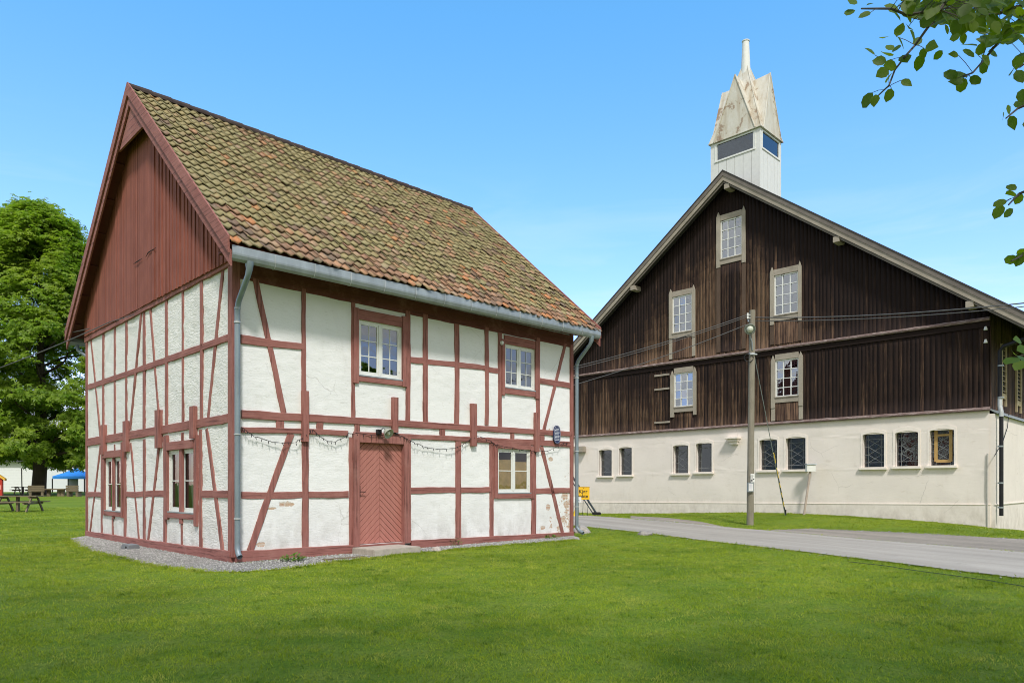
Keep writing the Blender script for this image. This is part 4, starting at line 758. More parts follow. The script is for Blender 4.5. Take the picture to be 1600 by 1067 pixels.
def bwindow(k_):
    a, b, c, d = wh[k_]; o0 = .10 if k_ in 'ABC' else .04; f = MB(); xs = brd[k_]
    yl0, yl1 = bside(xs[0], 500)[0], b + .02; yr0, yr1 = a - .02, bside(xs[3], 500)[0]
    zl0, zl1 = bside(xs[0] + 2, xs[2])[1], bside(xs[0] + 2, xs[1])[1]; zr0, zr1 = bside(xs[3] - 2, xs[5])[1], bside(xs[3] - 2, xs[4])[1]
    def bx(u0, u1, z0, z1, q0, q1, t): P = [BM(u, z, o) for o in (q0, q1) for u, z in ((u0, z0), (u1, z0), (u1, z1), (u0, z1))]; t.add(P, [(0, 1, 2, 3), (4, 5, 6, 7), (0, 1, 5, 4), (1, 2, 6, 5), (2, 3, 7, 6), (3, 0, 4, 7)])
    f = MB(); bx(yr0 - .02, yl1 + .02, c - .04, c - .0, o0, o0 + .07, f); w = f.build('window', M['grey_wood_x'], barn)
    for u0, u1, z0, z1 in ((yl1, yl0, zl0, zl1), (yr1, yr0, zr0, zr1)):
        f = MB(); m = (u0 + u1) / 2; f.prism([(u0, z0), (u1, z0), (u1, z1 - .22), (m, z1), (u0, z1 - .22)], lambda p: BM(p[0], p[1], o0 - .01), lambda p: BM(p[0], p[1], o0 + .055)); f.build('side_board', M['grey_wood'], w)
    for z0, z1 in ((d + .02, d + .26), (c - .24, c - .042)): f = MB(); bx(yr0, yl1, z0, z1, o0 - .01, o0 + .045, f); f.build('casing_board', M['grey_wood_x'], w, bevel=.006)
    f = MB(); nx_, nz_ = 3, 4
    for e0, e1, g0, g1 in ((a - .02, a + .035, c - .02, d + .02), (b - .035, b + .02, c - .02, d + .02), (a + .035, b - .035, c - .02, c + .04), (a + .035, b - .035, d - .035, d + .02)): bx(e0, e1, g0, g1, o0 - .06, o0 + .005, f)
    for i in range(1, nx_): y = a + (b - a) * i / nx_; bx(y - .016, y + .016, c + .04, d - .035, o0 - .04, o0 - .001, f)
    for i in range(1, nz_): z = c + (d - c) * i / nz_; bx(a + .035, b - .035, z - .014, z + .014, o0 - .039, o0 - .002, f)
    f.build('sash', M['white_paint'], w)
    for i in range(nx_):
        for j in range(nz_):
            u0, u1 = a + (b - a) * i / nx_, a + (b - a) * (i + 1) / nx_; z0, z1 = c + (d - c) * j / nz_, c + (d - c) * (j + 1) / nz_; r0, r1 = random.uniform(-.012, .012), random.uniform(-.012, .012)
            g = MB(); g.add([BM(u0, z0, o0 - .025 - r0), BM(u1, z0, o0 - .025 + r0), BM(u1, z1, o0 - .025 + r0 + r1), BM(u0, z1, o0 - .025 - r0 + r1)], [(3, 2, 1, 0)]); g.build('pane', M['glass_barn'], w, recalc=False)
    if k_ in 'ABCE':                          # the old opening below, closed with greyer boards
        z0 = MIDZ + .16 if k_ in 'ABC' else PT(a) + .12; boards(BM, yr0 + .0, yl1 - .0, lambda y: z0, lambda y: c - .25, o0 + .018, [], lambda y, z: .95 if k_ != 'A' else .35, 'boarded_opening', barn, .09, .14)
        for q0, q1, zt_ in ((yl1, yl0, zl0 - .01), (yr1, yr0, zr0 - .01)):
            t = MB(); bx(q0, q1, z0, zt_, o0, o0 + .035, t); t.build('side_board', M['barn_board'] if k_ == 'A' and 0 else M['grey_wood'] if k_ in 'BE' else M['old_brown'], barn)
M['old_brown'] = wood('brown weathered batten', (.05, .033, .024), (.14, .09, .06), 'Z', worn=(.22, .16, .11))
for k_ in upw: bwindow(k_)
for a, b, y in ((1024, 1047, 588), (1024, 1047, 609.5), (1024, 1048, 661)):      # loading hatch battens
    l, r = bside(a, y), bside(b, y); t = MB(); t.box(-.085, -.05, r[0], l[0], l[1] - .03, l[1] + .05); t.build('hatch_batten', M['grey_wood_x'], barn)
# roof
O_G = .62; EV_R, EV_L = -1.35, BW + 1.3
t = MB(); t.prism([(EV_R, broof(EV_R) - .02), (BRY, BRZ - .02), (EV_L, broof(EV_L) - .02), (EV_L, broof(EV_L) - .26), (BRY, BRZ - .26), (EV_R, broof(EV_R) - .26)], lambda p: (-O_G + .04, p[0], p[1]), lambda p: (BL + .5, p[0], p[1])); t.build('roof', M['barn_roof'], barn)
for sgn, ev in ((1, EV_R), (-1, EV_L)):
    for x0, x1, h0, h1, mt in ((-O_G - .05, -O_G + .04, .02, .07, 'barn_roof'), (-O_G - .03, -O_G + .02, -.17, .015, 'verge'), (-O_G - .005, -O_G + .035, -.36, -.15, 'grey_wood_x'), (-O_G + .05, -O_G + .09, -.46, -.30, 'verge')):
        t = MB(); t.prism([(ev, broof(ev) + h0), (BRY, BRZ + h0), (BRY, BRZ + h1), (ev, broof(ev) + h1)], lambda p: (x0, p[0], p[1]), lambda p: (x1, p[0], p[1])); t.build('bargeboard' if mt != 'barn_roof' else 'roof_edge', M[mt], barn)
for px, py in ((990, 455), (1308, 379), (1516, 492), (1137, 287)):
    y, z = bside(px, py, .5); t = MB(); z = broof(y) - .52; t.box(-O_G + .02, .05, y - .12, y + .12, z - .11, z + .10); t.build('purlin', M['grey_wood_x'], barn, bevel=.01)
# side wall on the right: plaster base, sheet-metal ledge, boards, louvres
t = MB(); t.box(.02, BL, -.16, .3, -.8, 3.3); t.build('wall', M['barn_plaster'], barn)
z0 = bfront(1553, 638, .16)[1]; x1, z1 = bfront(1600, 655, .16); sl_ = 0
t = MB(); t.box(.02, BL, -.155, .3, 3.3, z1 - .10); t.build('wall', M['barn_plaster'], barn)
t = MB(); t.prism([(-.24, z1 - .12), (-.24, z1 - .08), (.02, z1 + .10), (.02, z1 + .04)], lambda p: (-.0, p[0], p[1]), lambda p: (BL, p[0], p[1])); t.build('metal_ledge', M['zinc'], barn)
x1b, z1b = bfront(1600, 789.5, .19); t = MB(); t.box(.0, BL, -.19, -.14, pl1 - .0, pl1 + .03); t.build('plinth_ledge', M['barn_trim'], barn)
boards(SM, .02, BL, lambda x: z1 + .05, lambda x: broof(-.03) - .25, .03, [], lambda x, z: .8, 'cladding', barn)
t = MB(); t.box(.0, BL, BW - .05, BW + .03, 3.8, broof(BW) - .2); t.box(BL - .1, BL, 0, BW, 3.8, 7.4); t.prism([(0, 7.4), (BW, 7.4), (BRY, BRZ - .3)], lambda p: (BL - .1, p[0], p[1]), lambda p: (BL, p[0], p[1])); t.build('cladding', M['old_brown'], barn)
LW = plain('pale louvre wood', (.45, .36, .22), .8)
for xa, xb, ya, yb in ((1563.5, 1571, 544, 608), (1587, 1594.5, 573, 620)):
    u0, zt = bfront(xa, ya, .05); u1 = bfront(xb, ya, .05)[0]; zb = bfront(xa, yb, .05)[1]; L = MB()
    for u in (u0, u1 - .09): L.box(u, u + .09, -.10, -.035, zb - .55, zt + .15)
    for j in range(9): z = zb + (zt - zb) * j / 8; L.add([(u0 + .09, -.04, z), (u1 - .09, -.04, z), (u1 - .09, -.095, z - .07), (u0 + .09, -.095, z - .07)], [(0, 1, 2, 3)])
    L.box(u0 + .09, u1 - .09, -.08, -.035, zb - .3, zb - .12); lv = L.build('louvre', LW, barn); D_ = MB().box(u0 + .09, u1 - .09, -.046, -.036, zb, zt + .1).build('louvre_opening', M['dark'], lv)
# gutter and the dark downpipe at the corner
t = MB(); gz_ = broof(EV_R) - .12; t.prism([(EV_R - .10, gz_ + .08), (EV_R - .10, gz_), (EV_R - .02, gz_ - .07), (EV_R + .06, gz_), (EV_R + .06, gz_ + .08)], lambda p: (-O_G, p[0], p[1]), lambda p: (BL + .4, p[0], p[1])); t.build('gutter', M['iron'], barn)
x_c = .10; q = MB(); zk = bfront(1553, 547, .18)[1]; q.tube([(x_c + .02, EV_R - .02, gz_ - .05), (x_c, EV_R + .1, gz_ - .22), (x_c, -.36, zk + .15), (x_c, -.27, zk), (x_c, -.27, 3.95), (x_c, -.31, 3.75), (x_c, -.31, .35)], .062, 12, cap=False)
dp = q.build('downpipe', M['iron'], barn, smooth=True)
for z in (zk - .5, 4.2, 2.6, 1.4, .6): t = MB(); t.tube([(x_c, -.29, z), (x_c, -.29, z + .05)], .085, 12); t.build('pipe_clamp', M['zinc'], dp)
q = MB(); q.tube([(x_c, -.27, 4.22), (x_c, -.27, 3.95), (x_c, -.31, 3.74), (x_c, -.31, 3.6)], .066, 12); q.build('pipe_elbow', M['zinc_bright'], dp)
q = MB(); q.tube([(-.035, .05, -.1), (-.04, .055, 1.4), (-.04, .045, 2.4)], .02, 8); q.build('conduit', plain('grey conduit', (.42, .40, .36), .8), barn)
pts = [bfront(px, py, .2) for px, py in ((1577, 640), (1574, 668), (1567, 690), (1558, 705), (1554, 712))]; q = MB(); q.tube([(x, -.2, z) for x, z in pts], .012, 6); q.build('cable', M['iron'], barn)
for px, py in ((1541, 513), (1541, 533)): y, z = bside(px, py, .06); t = MB(); t.tube([(-.02, y, z), (-.14, y, z)], [.02, .02], 6); t.tube([(-.14, y, z - .07), (-.14, y, z - .02), (-.14, y, z + .05)], [.06, .05, .03], 10); t.build('insulator', M['white_paint'], barn)
# vent shelf and a beam end in the plaster
y0, y1, z = bside(1158, 684)[0], bside(1137, 684)[0], bside(1147, 684)[1]; t = MB(); ym = (y0 + y1) / 2; t.box(-.30, .0, y0, y1, z - .05, z + .03); t.box(-.22, .0, ym - .25, ym + .22, z - .16, z - .05); t.box(-.15, 0, ym - .2, ym + .15, z - .28, z - .16); t.build('corbel', M['barn_trim'], barn, bevel=.012)
y0, z = bside(916, 702); t = MB(); t.box(-.26, .0, y0, y0 + 1.2, z - .16, z + .16); t.build('beam_end', M['grey_wood_x'], barn, bevel=.03)
# lookout tower on the ridge, a thing standing on the roof
lo, hi = -1.0, 12.0
def mid_at(x): return (side(1187.8, 300, -x, BO)[0] + side(1110.3, 300, -x, BO)[0]) / 2
for _ in range(50):
    m_ = (lo + hi) / 2
    if (mid_at(m_) - BRY) * (mid_at(lo) - BRY) <= 0: hi = m_
    else: lo = m_
TX = m_; ty0, ty1 = side(1187.8, 300, -TX, BO)[0], side(1110.3, 300, -TX, BO)[0]; TX1 = front(1220.5, 300, -ty0, BO)[0]
tw = (ty1 - ty0); tower = tag(empty('lookout_tower', tuple(world(BO, (TX + TX1) / 2, BRY, BRZ - 1.2)), ROT), 'white lookout tower with flaking pointed roof on the barn ridge', 'tower')
hx_, hy_ = (TX1 - TX) / 2, tw / 2; TB = BRZ - 1.2
zt_of = lambda px, py: side(px, py, -TX, BO)[1] - TB
ez = zt_of(1187.8, 196) ; sz0, sz1 = zt_of(1177, 233.5), zt_of(1177, 204)
wl, wr = side(1120.6, 240, -TX, BO)[0] - BRY, side(1177, 240, -TX, BO)[0] - BRY
xl, xr = front(1191, 230, -ty0, BO)[0] - (TX + TX1) / 2, front(1214.5, 230, -ty0, BO)[0] - (TX + TX1) / 2
t = MB(); pw = .03
def vboards(faces):
    for (ax, sgn, u0, u1) in faces:
        n = 6
        for i in range(n):
            a, b = u0 + (u1 - u0) * i / n + .008, u0 + (u1 - u0) * (i + 1) / n - .008; o = .012 * (i % 2) * .4
            if ax == 'x': x = sgn * hx_; t.box(min(x, x - sgn * .05) - 0, max(x, x - sgn * .05) + 0, a, b, 0, sz0 - .02)
            else: y = sgn * hy_; t.box(a, b, min(y, y - sgn * .05), max(y, y - sgn * .05), 0, sz0 - .02)
vboards([('x', -1, -hy_, hy_), ('x', 1, -hy_, hy_), ('y', -1, -hx_, hx_), ('y', 1, -hx_, hx_)]); t.box(-hx_ + .03, hx_ - .03, -hy_ + .03, hy_ - .03, 0, sz0 - .06)
t.build('boarding', M['tower_white'], tower)
t = MB(); cw_ = hy_ + wr; 
for sx in (-1, 1):
    for sy in (-1, 1): t.box(min(sx * hx_, sx * (hx_ - .16)), max(sx * hx_, sx * (hx_ - .16)), min(sy * hy_, sy * (hy_ - max(.15, hy_ - abs(wl)))), max(sy * hy_, sy * (hy_ - max(.15, hy_ - abs(wl)))), sz0 - .02, ez)
t.box(-hx_ + .01, hx_ - .01, -hy_ + .01, hy_ - .01, sz1, ez); t.build('corner_post', M['tower_white'], tower)
for ax, sgn in (('x', -1), ('x', 1), ('y', -1), ('y', 1)):
    f = MB(); lim = hy_ - .2 if ax == 'x' else hx_ - .16; f_ = .05
    def bx4(u0, u1, z0, z1, d0, d1, m_):
        if ax == 'x': m_.box(min(sgn * (hx_ - d0), sgn * (hx_ - d1)), max(sgn * (hx_ - d0), sgn * (hx_ - d1)), u0, u1, z0, z1)
        else: m_.box(u0, u1, min(sgn * (hy_ - d0), sgn * (hy_ - d1)), max(sgn * (hy_ - d0), sgn * (hy_ - d1)), z0, z1)
    bx4(-lim, lim, sz0 - .02, sz0 + .05, -.03, .06, f); bx4(-lim, lim, sz1 - .05, sz1 - .002, -.015, .06, f); bx4(-lim, -lim + f_, sz0 + .05, sz1 - .05, -.014, .06, f); bx4(lim - f_, lim, sz0 + .05, sz1 - .05, -.014, .06, f)
    w = f.build('window', M['white_paint'], tower); g = MB(); bx4(-lim + f_, lim - f_, sz0 + .05, sz1 - .05, .03, .036, g); g.build('pane', M['glass_blue'], w)
t = MB(); t.box(-hx_ + .2, hx_ - .2, -hy_ + .2, hy_ - .2, sz0 - .05, sz0 + .01); t.build('floor', M['dark'], tower)
ap = bside(1168.8, 97)[1]; dctr = (BO + AX * (TX + TX1) / 2 + BX * BRY).y; apz = CAMH + (HYP - 92) / FPX * dctr - TB; pipz = CAMH + (HYP - 66) / FPX * dctr - TB
gaz = zt_of(1148.4, 116) ; ov = .05; t = MB(); ax_, ay_ = hx_ + ov, hy_ + ov; e0 = ez - .03
cz = e0; t.add([(-ax_, -ay_, cz), (ax_, -ay_, cz), (ax_, ay_, cz), (-ax_, ay_, cz), (0, 0, apz)], [(0, 1, 4), (1, 2, 4), (2, 3, 4), (3, 0, 4), (0, 3, 2, 1)])
for ax, sgn in (('x', -1), ('x', 1), ('y', -1), ('y', 1)):
    hw, dist = (ay_ * .80, ax_) if ax == 'x' else (ax_ * .80, ay_); out = dist + .012
    P2 = [(-hw, cz), (hw, cz), (0, gaz)]
    def mp4(p, d_): return (sgn * d_, p[0], p[1]) if ax == 'x' else (p[0], sgn * d_, p[1])
    t.add([mp4(P2[0], out), mp4(P2[1], out), mp4(P2[2], out - .10), mp4((0, cz), -.0), mp4((0, gaz - .05), 0)], [(0, 1, 2), (0, 2, 4, 3), (1, 3, 4, 2), (0, 3, 1)])
rf = t.build('spire_roof', M['rusty'], tower, bevel=.0)
t = MB()
for ax, sgn in (('x', -1), ('x', 1), ('y', -1), ('y', 1)):
    hw, dist = (ay_ * .80, ax_) if ax == 'x' else (ax_ * .80, ay_); out = dist + .02
    for s in (-1, 1): t.tube([mp_ for mp_ in ([(sgn * out, s * hw, cz), (sgn * (out - .10), 0, gaz)] if ax == 'x' else [(s * hw, sgn * out, cz), (0, sgn * (out - .10), gaz)])], .028, 6)
for sx in (-1, 1):
    for sy in (-1, 1): t.tube([(sx * ax_, sy * ay_, cz), (0, 0, apz)], .022, 6)
t.build('ridge_trim', M['rusty'], rf)
t = MB(); t.box(-ax_ - .03, ax_ + .03, -ay_ - .03, ay_ + .03, e0 - .035, e0 - .004); t.build('eave_board', M['rusty'], tower)
t = MB(); rr_ = 5.9 / FPX * dctr; t.tube([(0, 0, apz - 1.0), (0, 0, apz - .2), (0, 0, pipz)], [rr_ * 1.3, rr_ * 1.12, rr_ * .86], 16); t.tube([(0, 0, pipz), (0, 0, pipz + .04)], rr_ * 1.0, 16); t.build('vent_pipe', M['tower_white'], tower, smooth=False)
# ------------------------------------------------------------------ utility pole, cables, small things round the barn
def at(px, py, d): return Vector(((px - CXP) / FPX * d, d, CAMH + (HYP - py) / FPX * d))      # a measured point at a known distance
pb = grd(1171.8, 820); PD = pb[1]; pz = gz(*pb)
pole = tag(empty('utility_pole', (pb[0], pb[1], pz)), 'grey wooden utility pole with notices and a street lamp head', 'pole')
pt = at(1175.6, 485, PD) - Vector((pb[0], pb[1], pz)); q = MB(); n = 14; q.tube([pt * (i / n) + Vector((.012 * mnoise.noise((i * .6, 1, 0)), .012 * mnoise.noise((i * .6, 4, 0)), -.3 if i == 0 else 0)) for i in range(n + 1)], [.118 - .020 * i / n for i in range(n + 1)], 14); q.build('post', M['pole_wood'], pole, smooth=False)
def onp(py, dx=0, dy=0): v = at(1175, py, PD).z - pz; f = v / pt.z; return Vector((pt.x * f + dx, pt.y * f + dy, v))
t = MB(); c = onp(548, -.02, -.11); t.tube([c, c + Vector((-.02, -.03, .25)), onp(522, -.17, -.20), onp(510, -.20, -.24)], .022, 8); t.tube([onp(505, -.18, -.16), onp(500, -.16, -.05)], .02, 6)
arm = t.build('lamp_arm', M['zinc'], pole)
L = onp(517, -.175, -.30); t = MB(); ax = Vector((-.25, -.85, -.45)).normalized(); u = ax.orthogonal().normalized(); v = ax.cross(u); rg = []
for r, h in ((.03, -.16), (.12, -.13), (.17, -.04), (.185, .03), (.17, .035), (.15, .02), (.001, .015)): rg.append([L + ax * h + (u * math.cos(k * 2 * math.pi / 20) + v * math.sin(k * 2 * math.pi / 20)) * r for k in range(20)])
t.loft(rg, cap=False); lh = t.build('lamp_head', plain('grey lamp enamel', (.22, .24, .21), .5), pole, smooth=True)
t = MB(); rg = []
for r, h in ((.11, .02), (.105, .07), (.07, .11), (.001, .125)): rg.append([L + ax * h + (u * math.cos(k * 2 * math.pi / 16) + v * math.sin(k * 2 * math.pi / 16)) * r for k in range(16)])
t.loft(rg, cap=False); t.build('lamp_glass', plain('lamp glass', (.55, .58, .48), .3), lh, smooth=True)
for py in (553.5,): t = MB(); c = onp(py); t.tube([c, c + Vector((0, 0, .03))], .115, 14); t.tube([c + Vector((-.1, -.12, -.02)), c + Vector((.14, -.1, -.02))], .025, 6); t.build('steel_band', M['zinc_bright'], pole)
t = MB(); c0 = onp(560, -.15, -.12)
for k in range(3): t.tube([c0 + Vector((.16 * math.cos(a) + .02 * k, .02 * k, .13 * math.sin(a))) for a in np.linspace(0, 6.0, 16)], .009, 5)
t.build('cable_coil', M['iron'], pole)
t = MB()
for dz in (0, .10): c = onp(493) + Vector((-.10, -.10, -dz)); t.tube([c, c + Vector((-.10, -.03, 0))], .012, 6); t.tube([c + Vector((-.10, -.03, -.04)), c + Vector((-.10, -.03, .05))], .03, 8)
t.build('insulator', M['white_paint'], pole)
inkm = plain('printer ink', (.05, .05, .055), .8)
def paper(cx, cy, w, h, seed, nm, lab):
    cpt = at(cx, cy, PD - .145); o = MB(); o.box(-w / 2, w / 2, -.003, .003, -h / 2, h / 2); p_ = o.build(nm, M['white_paint'], None); p_.location = cpt; p_.rotation_euler.z = .25; tag(p_, lab, 'notice'); r = random.Random(seed); t = MB(); z = h / 2 - .03
    while z > -h / 2 + .03:
        t.box(-w / 2 + .025, -w / 2 + .03 + (w - .07) * r.uniform(.5, 1), -.0045, -.0032, z - .008, z); z -= .024
    if seed == 1:
        t.box(-.07, -.01, -.0046, -.0032, -.11, -.06); t.box(.02, .06, -.0046, -.0032, -.06, -.02)
    t.build('print', inkm, p_); return p_
paper(1176, 746.5, .155, .28, 1, 'notice', 'white printed sheet tacked to the pole above the grey box')
nb = MB(); nb.box(-.10, .10, -.04, .04, -.16, .16); nbo = nb.build('notice_box', M['zinc'], None, bevel=.008); nbo.location = at(1172.5, 761, PD - .15); nbo.rotation_euler.z = .1; tag(nbo, 'small grey box strapped to the pole with a white label', 'box')
MB().box(-.075, .07, -.046, -.041, -.12, .12).build('label', M['white_paint'], nbo)
t = MB()
for k in range(7): t.box(-.06, .05, -.0475, -.0462, .09 - k * .028, .10 - k * .028)
t.build('print', plain('pale violet print', (.35, .34, .45), .8), nbo)
# cables
def cable(name, a, b, sag, r, lab, n=26):
    a, b = Vector(a), Vector(b); q = MB(); q.tube([a + (b - a) * (i / n) - Vector((0, 0, sag * 4 * (i / n) * (1 - i / n))) for i in range(n + 1)], r, 6); o = q.build(name, M['iron_cable'], None); tag(o, lab, 'cable'); return o
M['iron_cable'] = plain('grey cable sheath', (.10, .10, .10), .6)
Wp = Vector((pb[0], pb[1], pz)); hb = world(HO, 9.0, 9.0, 0)
def through(a, px, py, tfrac, d_end):     # end point so that the wire passes a measured point on the way
    d = a.y + (d_end - a.y) * tfrac; m = at(px, py, d); return a + (m - a) / tfrac
c1 = Wp + onp(493, -.2, -.12)
for (y0, px, py, r, lb) in ((493, 903, 560, .013, 'topmost overhead cable from pole towards the timbered house'), (496, 905, 563, .011, 'middle overhead cable from pole towards the timbered house'), (508, 903, 588, .013, 'lowest overhead cable from pole towards the timbered house')):
    a = Wp + onp(y0, -.2, -.12); e = through(a, px, py, .46, 25.6); cable('overhead_cable', a, e + Vector((0, 0, .35)), .42, r, lb)
for (y0, px, py, r, lb) in ((497, 1600, 460, .016, 'upper cable sagging right from the pole across barn gable'), (502, 1600, 465.5, .012, 'lower cable sagging right from the pole across barn gable')):
    a = Wp + onp(y0, .08, -.09); e = through(a, px, py, .62, 14.5); cable('overhead_cable', a, e + Vector((0, 0, .10)), .30, r, lb)
# guy wire with its yellow and black sleeve
ga0, ga1 = Wp + onp(555, .08, 0), Vector((*grd(1227.5, 806), 0)); ga1.z = gz(ga1.x, ga1.y)
guy = tag(empty('guy_wire', ga1), 'steel guy wire in a yellow and black striped sleeve', 'guy wire'); dv = ga0 - ga1
t = MB(); t.tube([(0, 0, -.1), dv], .012, 6); t.build('wire', M['zinc'], guy)
yl = plain('yellow sleeve', (.75, .50, .03), .5); f0, f1 = .03, .42
for k in range(12):
    a, b = f0 + (f1 - f0) * k / 12, f0 + (f1 - f0) * (k + .93) / 12
    if k == 9: continue
    t = MB(); t.tube([dv * a, dv * b], .026, 8); t.build('sleeve_band', yl if k % 2 or k > 7 else M['iron'], guy)
t = MB(); t.tube([(0, 0, -.05), (0, 0, .22)], .03, 8); t.build('anchor_rod', M['iron'], guy)
# meter box on its leaning stake
mb_ = world(BO, -.45, bside(1255, 803.5, .45)[0]); mb_.z = gz(mb_.x, mb_.y); mt_ = at(1266, 736, mb_.y - .05)
meter = tag(empty('meter_box', mb_), 'pale box on a leaning stake beside the basement window', 'box'); dv = mt_ - mb_
t = MB(); t.tube([(0, 0, -.2), dv], .045, 8); t.build('stake', plain('pinkish stake wood', (.42, .34, .28), .8), meter)
t = MB(); t.box(dv.x - .17, dv.x + .17, dv.y - .10, dv.y + .06, dv.z - .02, dv.z + .26); bxo = t.build('box', M['white_paint'], meter, bevel=.01); t = MB(); t.prism([(-.14, .26), (.10, .26), (.08, .30), (-.12, .29)], lambda p: (dv.x - .19, dv.y + p[0], dv.z + p[1]), lambda p: (dv.x + .21, dv.y + p[0], dv.z + p[1])); t.build('lid', M['zinc'], meter)
# yellow drive-slowly sign
def text_mesh(name, s, size, mat, parent, loc, bold=0.0):
    cu = bpy.data.curves.new(name, 'FONT'); cu.body = s; cu.size = size; cu.align_x = 'CENTER'; cu.align_y = 'CENTER'; cu.extrude = .002; cu.offset = bold
    tmp = bpy.data.objects.new(name, cu); C.objects.link(tmp); dg = bpy.context.evaluated_depsgraph_get(); me = bpy.data.meshes.new_from_object(tmp.evaluated_get(dg)); bpy.data.objects.remove(tmp)
    o = bpy.data.objects.new(name, me); C.objects.link(o); me.materials.clear(); me.materials.append(mat); o.parent = parent; o.location = loc; o.rotation_euler = (math.pi / 2, 0, 0); return o
SD = 31.0; sgx, sgy = at(911, 800, SD).x, SD; sgz = gz(sgx, sgy); sg = tag(empty('road_sign', (sgx, sgy, sgz), .05), 'yellow sign asking drivers to go slowly on thin legs', 'sign')
zc = at(910, 770.5, SD).z - sgz; s_w, s_h = 20.5 / FPX * SD, 19.5 / FPX * SD
t = MB(); t.box(-s_w / 2, s_w / 2, -.012, .012, zc - s_h / 2, zc + s_h / 2); t.build('panel', plain('yellow sign board', (.78, .46, .02), .6, var=.05), sg, bevel=.006)
t = MB(); t.box(-s_w / 2 - .005, s_w / 2 + .012, .0, .02, zc + s_h / 2 - .0, zc + s_h / 2 + .015); t.tube([(s_w * .34, .02, -.1), (s_w * .40, .02, zc - s_h / 2 + .05)], .010, 6); t.tube([(-s_w * .34, .02, -.1), (-s_w * .34, .02, zc - s_h / 2 + .05)], .010, 6); t.tube([(s_w * .05, .35, -.1), (s_w * .05, .02, zc + .1)], .010, 6); t.build('legs', M['iron'], sg)
sink = plain('sign lettering', (.03, .025, .02), .7)
text_mesh('lettering', 'Kjør', .205, sink, sg, (0, -.014, zc + .075), .004); text_mesh('lettering', 'sakte', .205, sink, sg, (.0, -.014, zc - .125), .004)
t = MB(); t.tube([(.01, -.02, zc + s_h / 2 - .05), (.01, .0, zc + s_h / 2 - .05)], .016, 8); t.build('bolt', M['iron'], sg)
S2 = SD - .6; lp = at(902, 800, S2); l2 = tag(empty('small_notice', (lp.x, S2, gz(lp.x, S2))), 'small white board with blue scribble before the yellow sign', 'sign'); zc2 = at(902, 780.5, S2).z - gz(lp.x, S2)
t = MB(); t.box(-.17, .17, -.008, .008, zc2 - .12, zc2 + .12); t.build('panel', M['white_paint'], l2); t = MB(); t.tube([(0, .02, -.1), (0, .02, zc2)], .01, 6); t.build('leg', M['iron'], l2)
t = MB(); t.tube([(-.11 + .02 * k, -.010, zc2 + .03 + .03 * math.sin(k * 2.3) - .006 * k) for k in range(11)], .008, 5); t.tube([(-.10 + .03 * k, -.010, zc2 - .05 + .02 * math.sin(k * 1.9)) for k in range(6)], .006, 5); t.build('scribble', plain('blue marker', (.10, .13, .38), .7), l2)
cp_ = at(899.5, 799.5, S2 + .2); cn = tag(empty('traffic_cone', (cp_.x, cp_.y, gz(cp_.x, cp_.y))), 'yellow traffic cone behind the downpipe of the timbered house', 'cone'); t = MB(); rg = [[(r * math.cos(k * .3927), r * math.sin(k * .3927), z) for k in range(16)] for r, z in ((.14, .03), (.11, .06), (.03, .36), (.02, .38))]; t.loft(rg); t.build('cone', yl, cn); t = MB(); t.box(-.17, .17, -.17, .17, 0, .03); t.build('base', yl, cn, bevel=.01)
a, b = at(893, 742, 32.5), at(931, 795, 32.5); b.z = gz(b.x, b.y) + .12; bb = tag(empty('steel_prop', b), 'dark double steel bar slanting down behind the yellow sign', 'bar'); t = MB(); dv = a - b; t.tube([(0, 0, 0), dv * 1.4], .045, 8); t.tube([(-.12, 0, -.06), dv * 1.4 + Vector((-.12, 0, -.06))], .025, 8); t.build('bar', plain('blue grey steel', (.06, .075, .09), .5, .3), bb); t = MB(); t.box(-.16, .22, -.10, .10, -.14, .02); t.build('foot', M['iron'], bb, bevel=.02)
# stones
def rock(name, p, sx, sy, sz_, seed, col, lab, cat='stone', sub=2):
    bm = bmesh.new(); bmesh.ops.create_icosphere(bm, subdivisions=sub + 1, radius=1)
    for v in bm.verts: n_ = 1 + .28 * mnoise.noise(v.co * 1.3 + Vector((seed, 0, 0))) + .12 * mnoise.noise(v.co * 3.3 + Vector((0, seed, 0))); v.co = Vector((v.co.x * sx * n_, v.co.y * sy * n_, max(-.3, v.co.z) * sz_ * n_))
    me = bpy.data.meshes.new(name); bm.to_mesh(me); bm.free(); me.materials.append(plain('stone', col, .9, var=.25, scale=9, bump=.5)); o = bpy.data.objects.new(name, me); C.objects.link(o); o.location = p; o.rotation_euler.z = seed
    if lab: tag(o, lab, cat)
    return o
def gp3(px, py, dz=0): x, y = grd(px, py); return (x, y, gz(x, y) + dz)
rock('stone', gp3(909, 832), .34, .26, .20, 1.2, (.33, .30, .27), 'pale low stone in grass behind the right downpipe')
rock('stone', gp3(1008, 835.5), .22, .16, .13, 2.9, (.27, .25, .23), 'light grey stone at the lawn edge by the lane')
rock('stone', gp3(682, 861), .11, .10, .10, 4.4, (.40, .35, .31), 'rounded pale stone beside the stone step')
rock('stone', gp3(897, 843), .15, .10, .09, 6.1, (.27, .25, .23), 'grey stone at the far front corner of the house')
rock('stone', gp3(515, 874), .10, .07, .05, 7.3, (.30, .28, .26), 'flat dark stone by the gravel left of the step')
bw_ = world(HO, 2.2, -.34); t = MB(); t.box(-.42, .42, -.06, .06, -.02, .03); o = t.build('timber_edging', M['picnic_wood'], None, bevel=.008); o.location = (*gp3(538, 874)[:2], .01); o.rotation_euler.z = ROT - .05; tag(o, 'short weathered board lying in the gravel left of step', 'board')
rp_ = MB(); rr_ = random.Random(5)
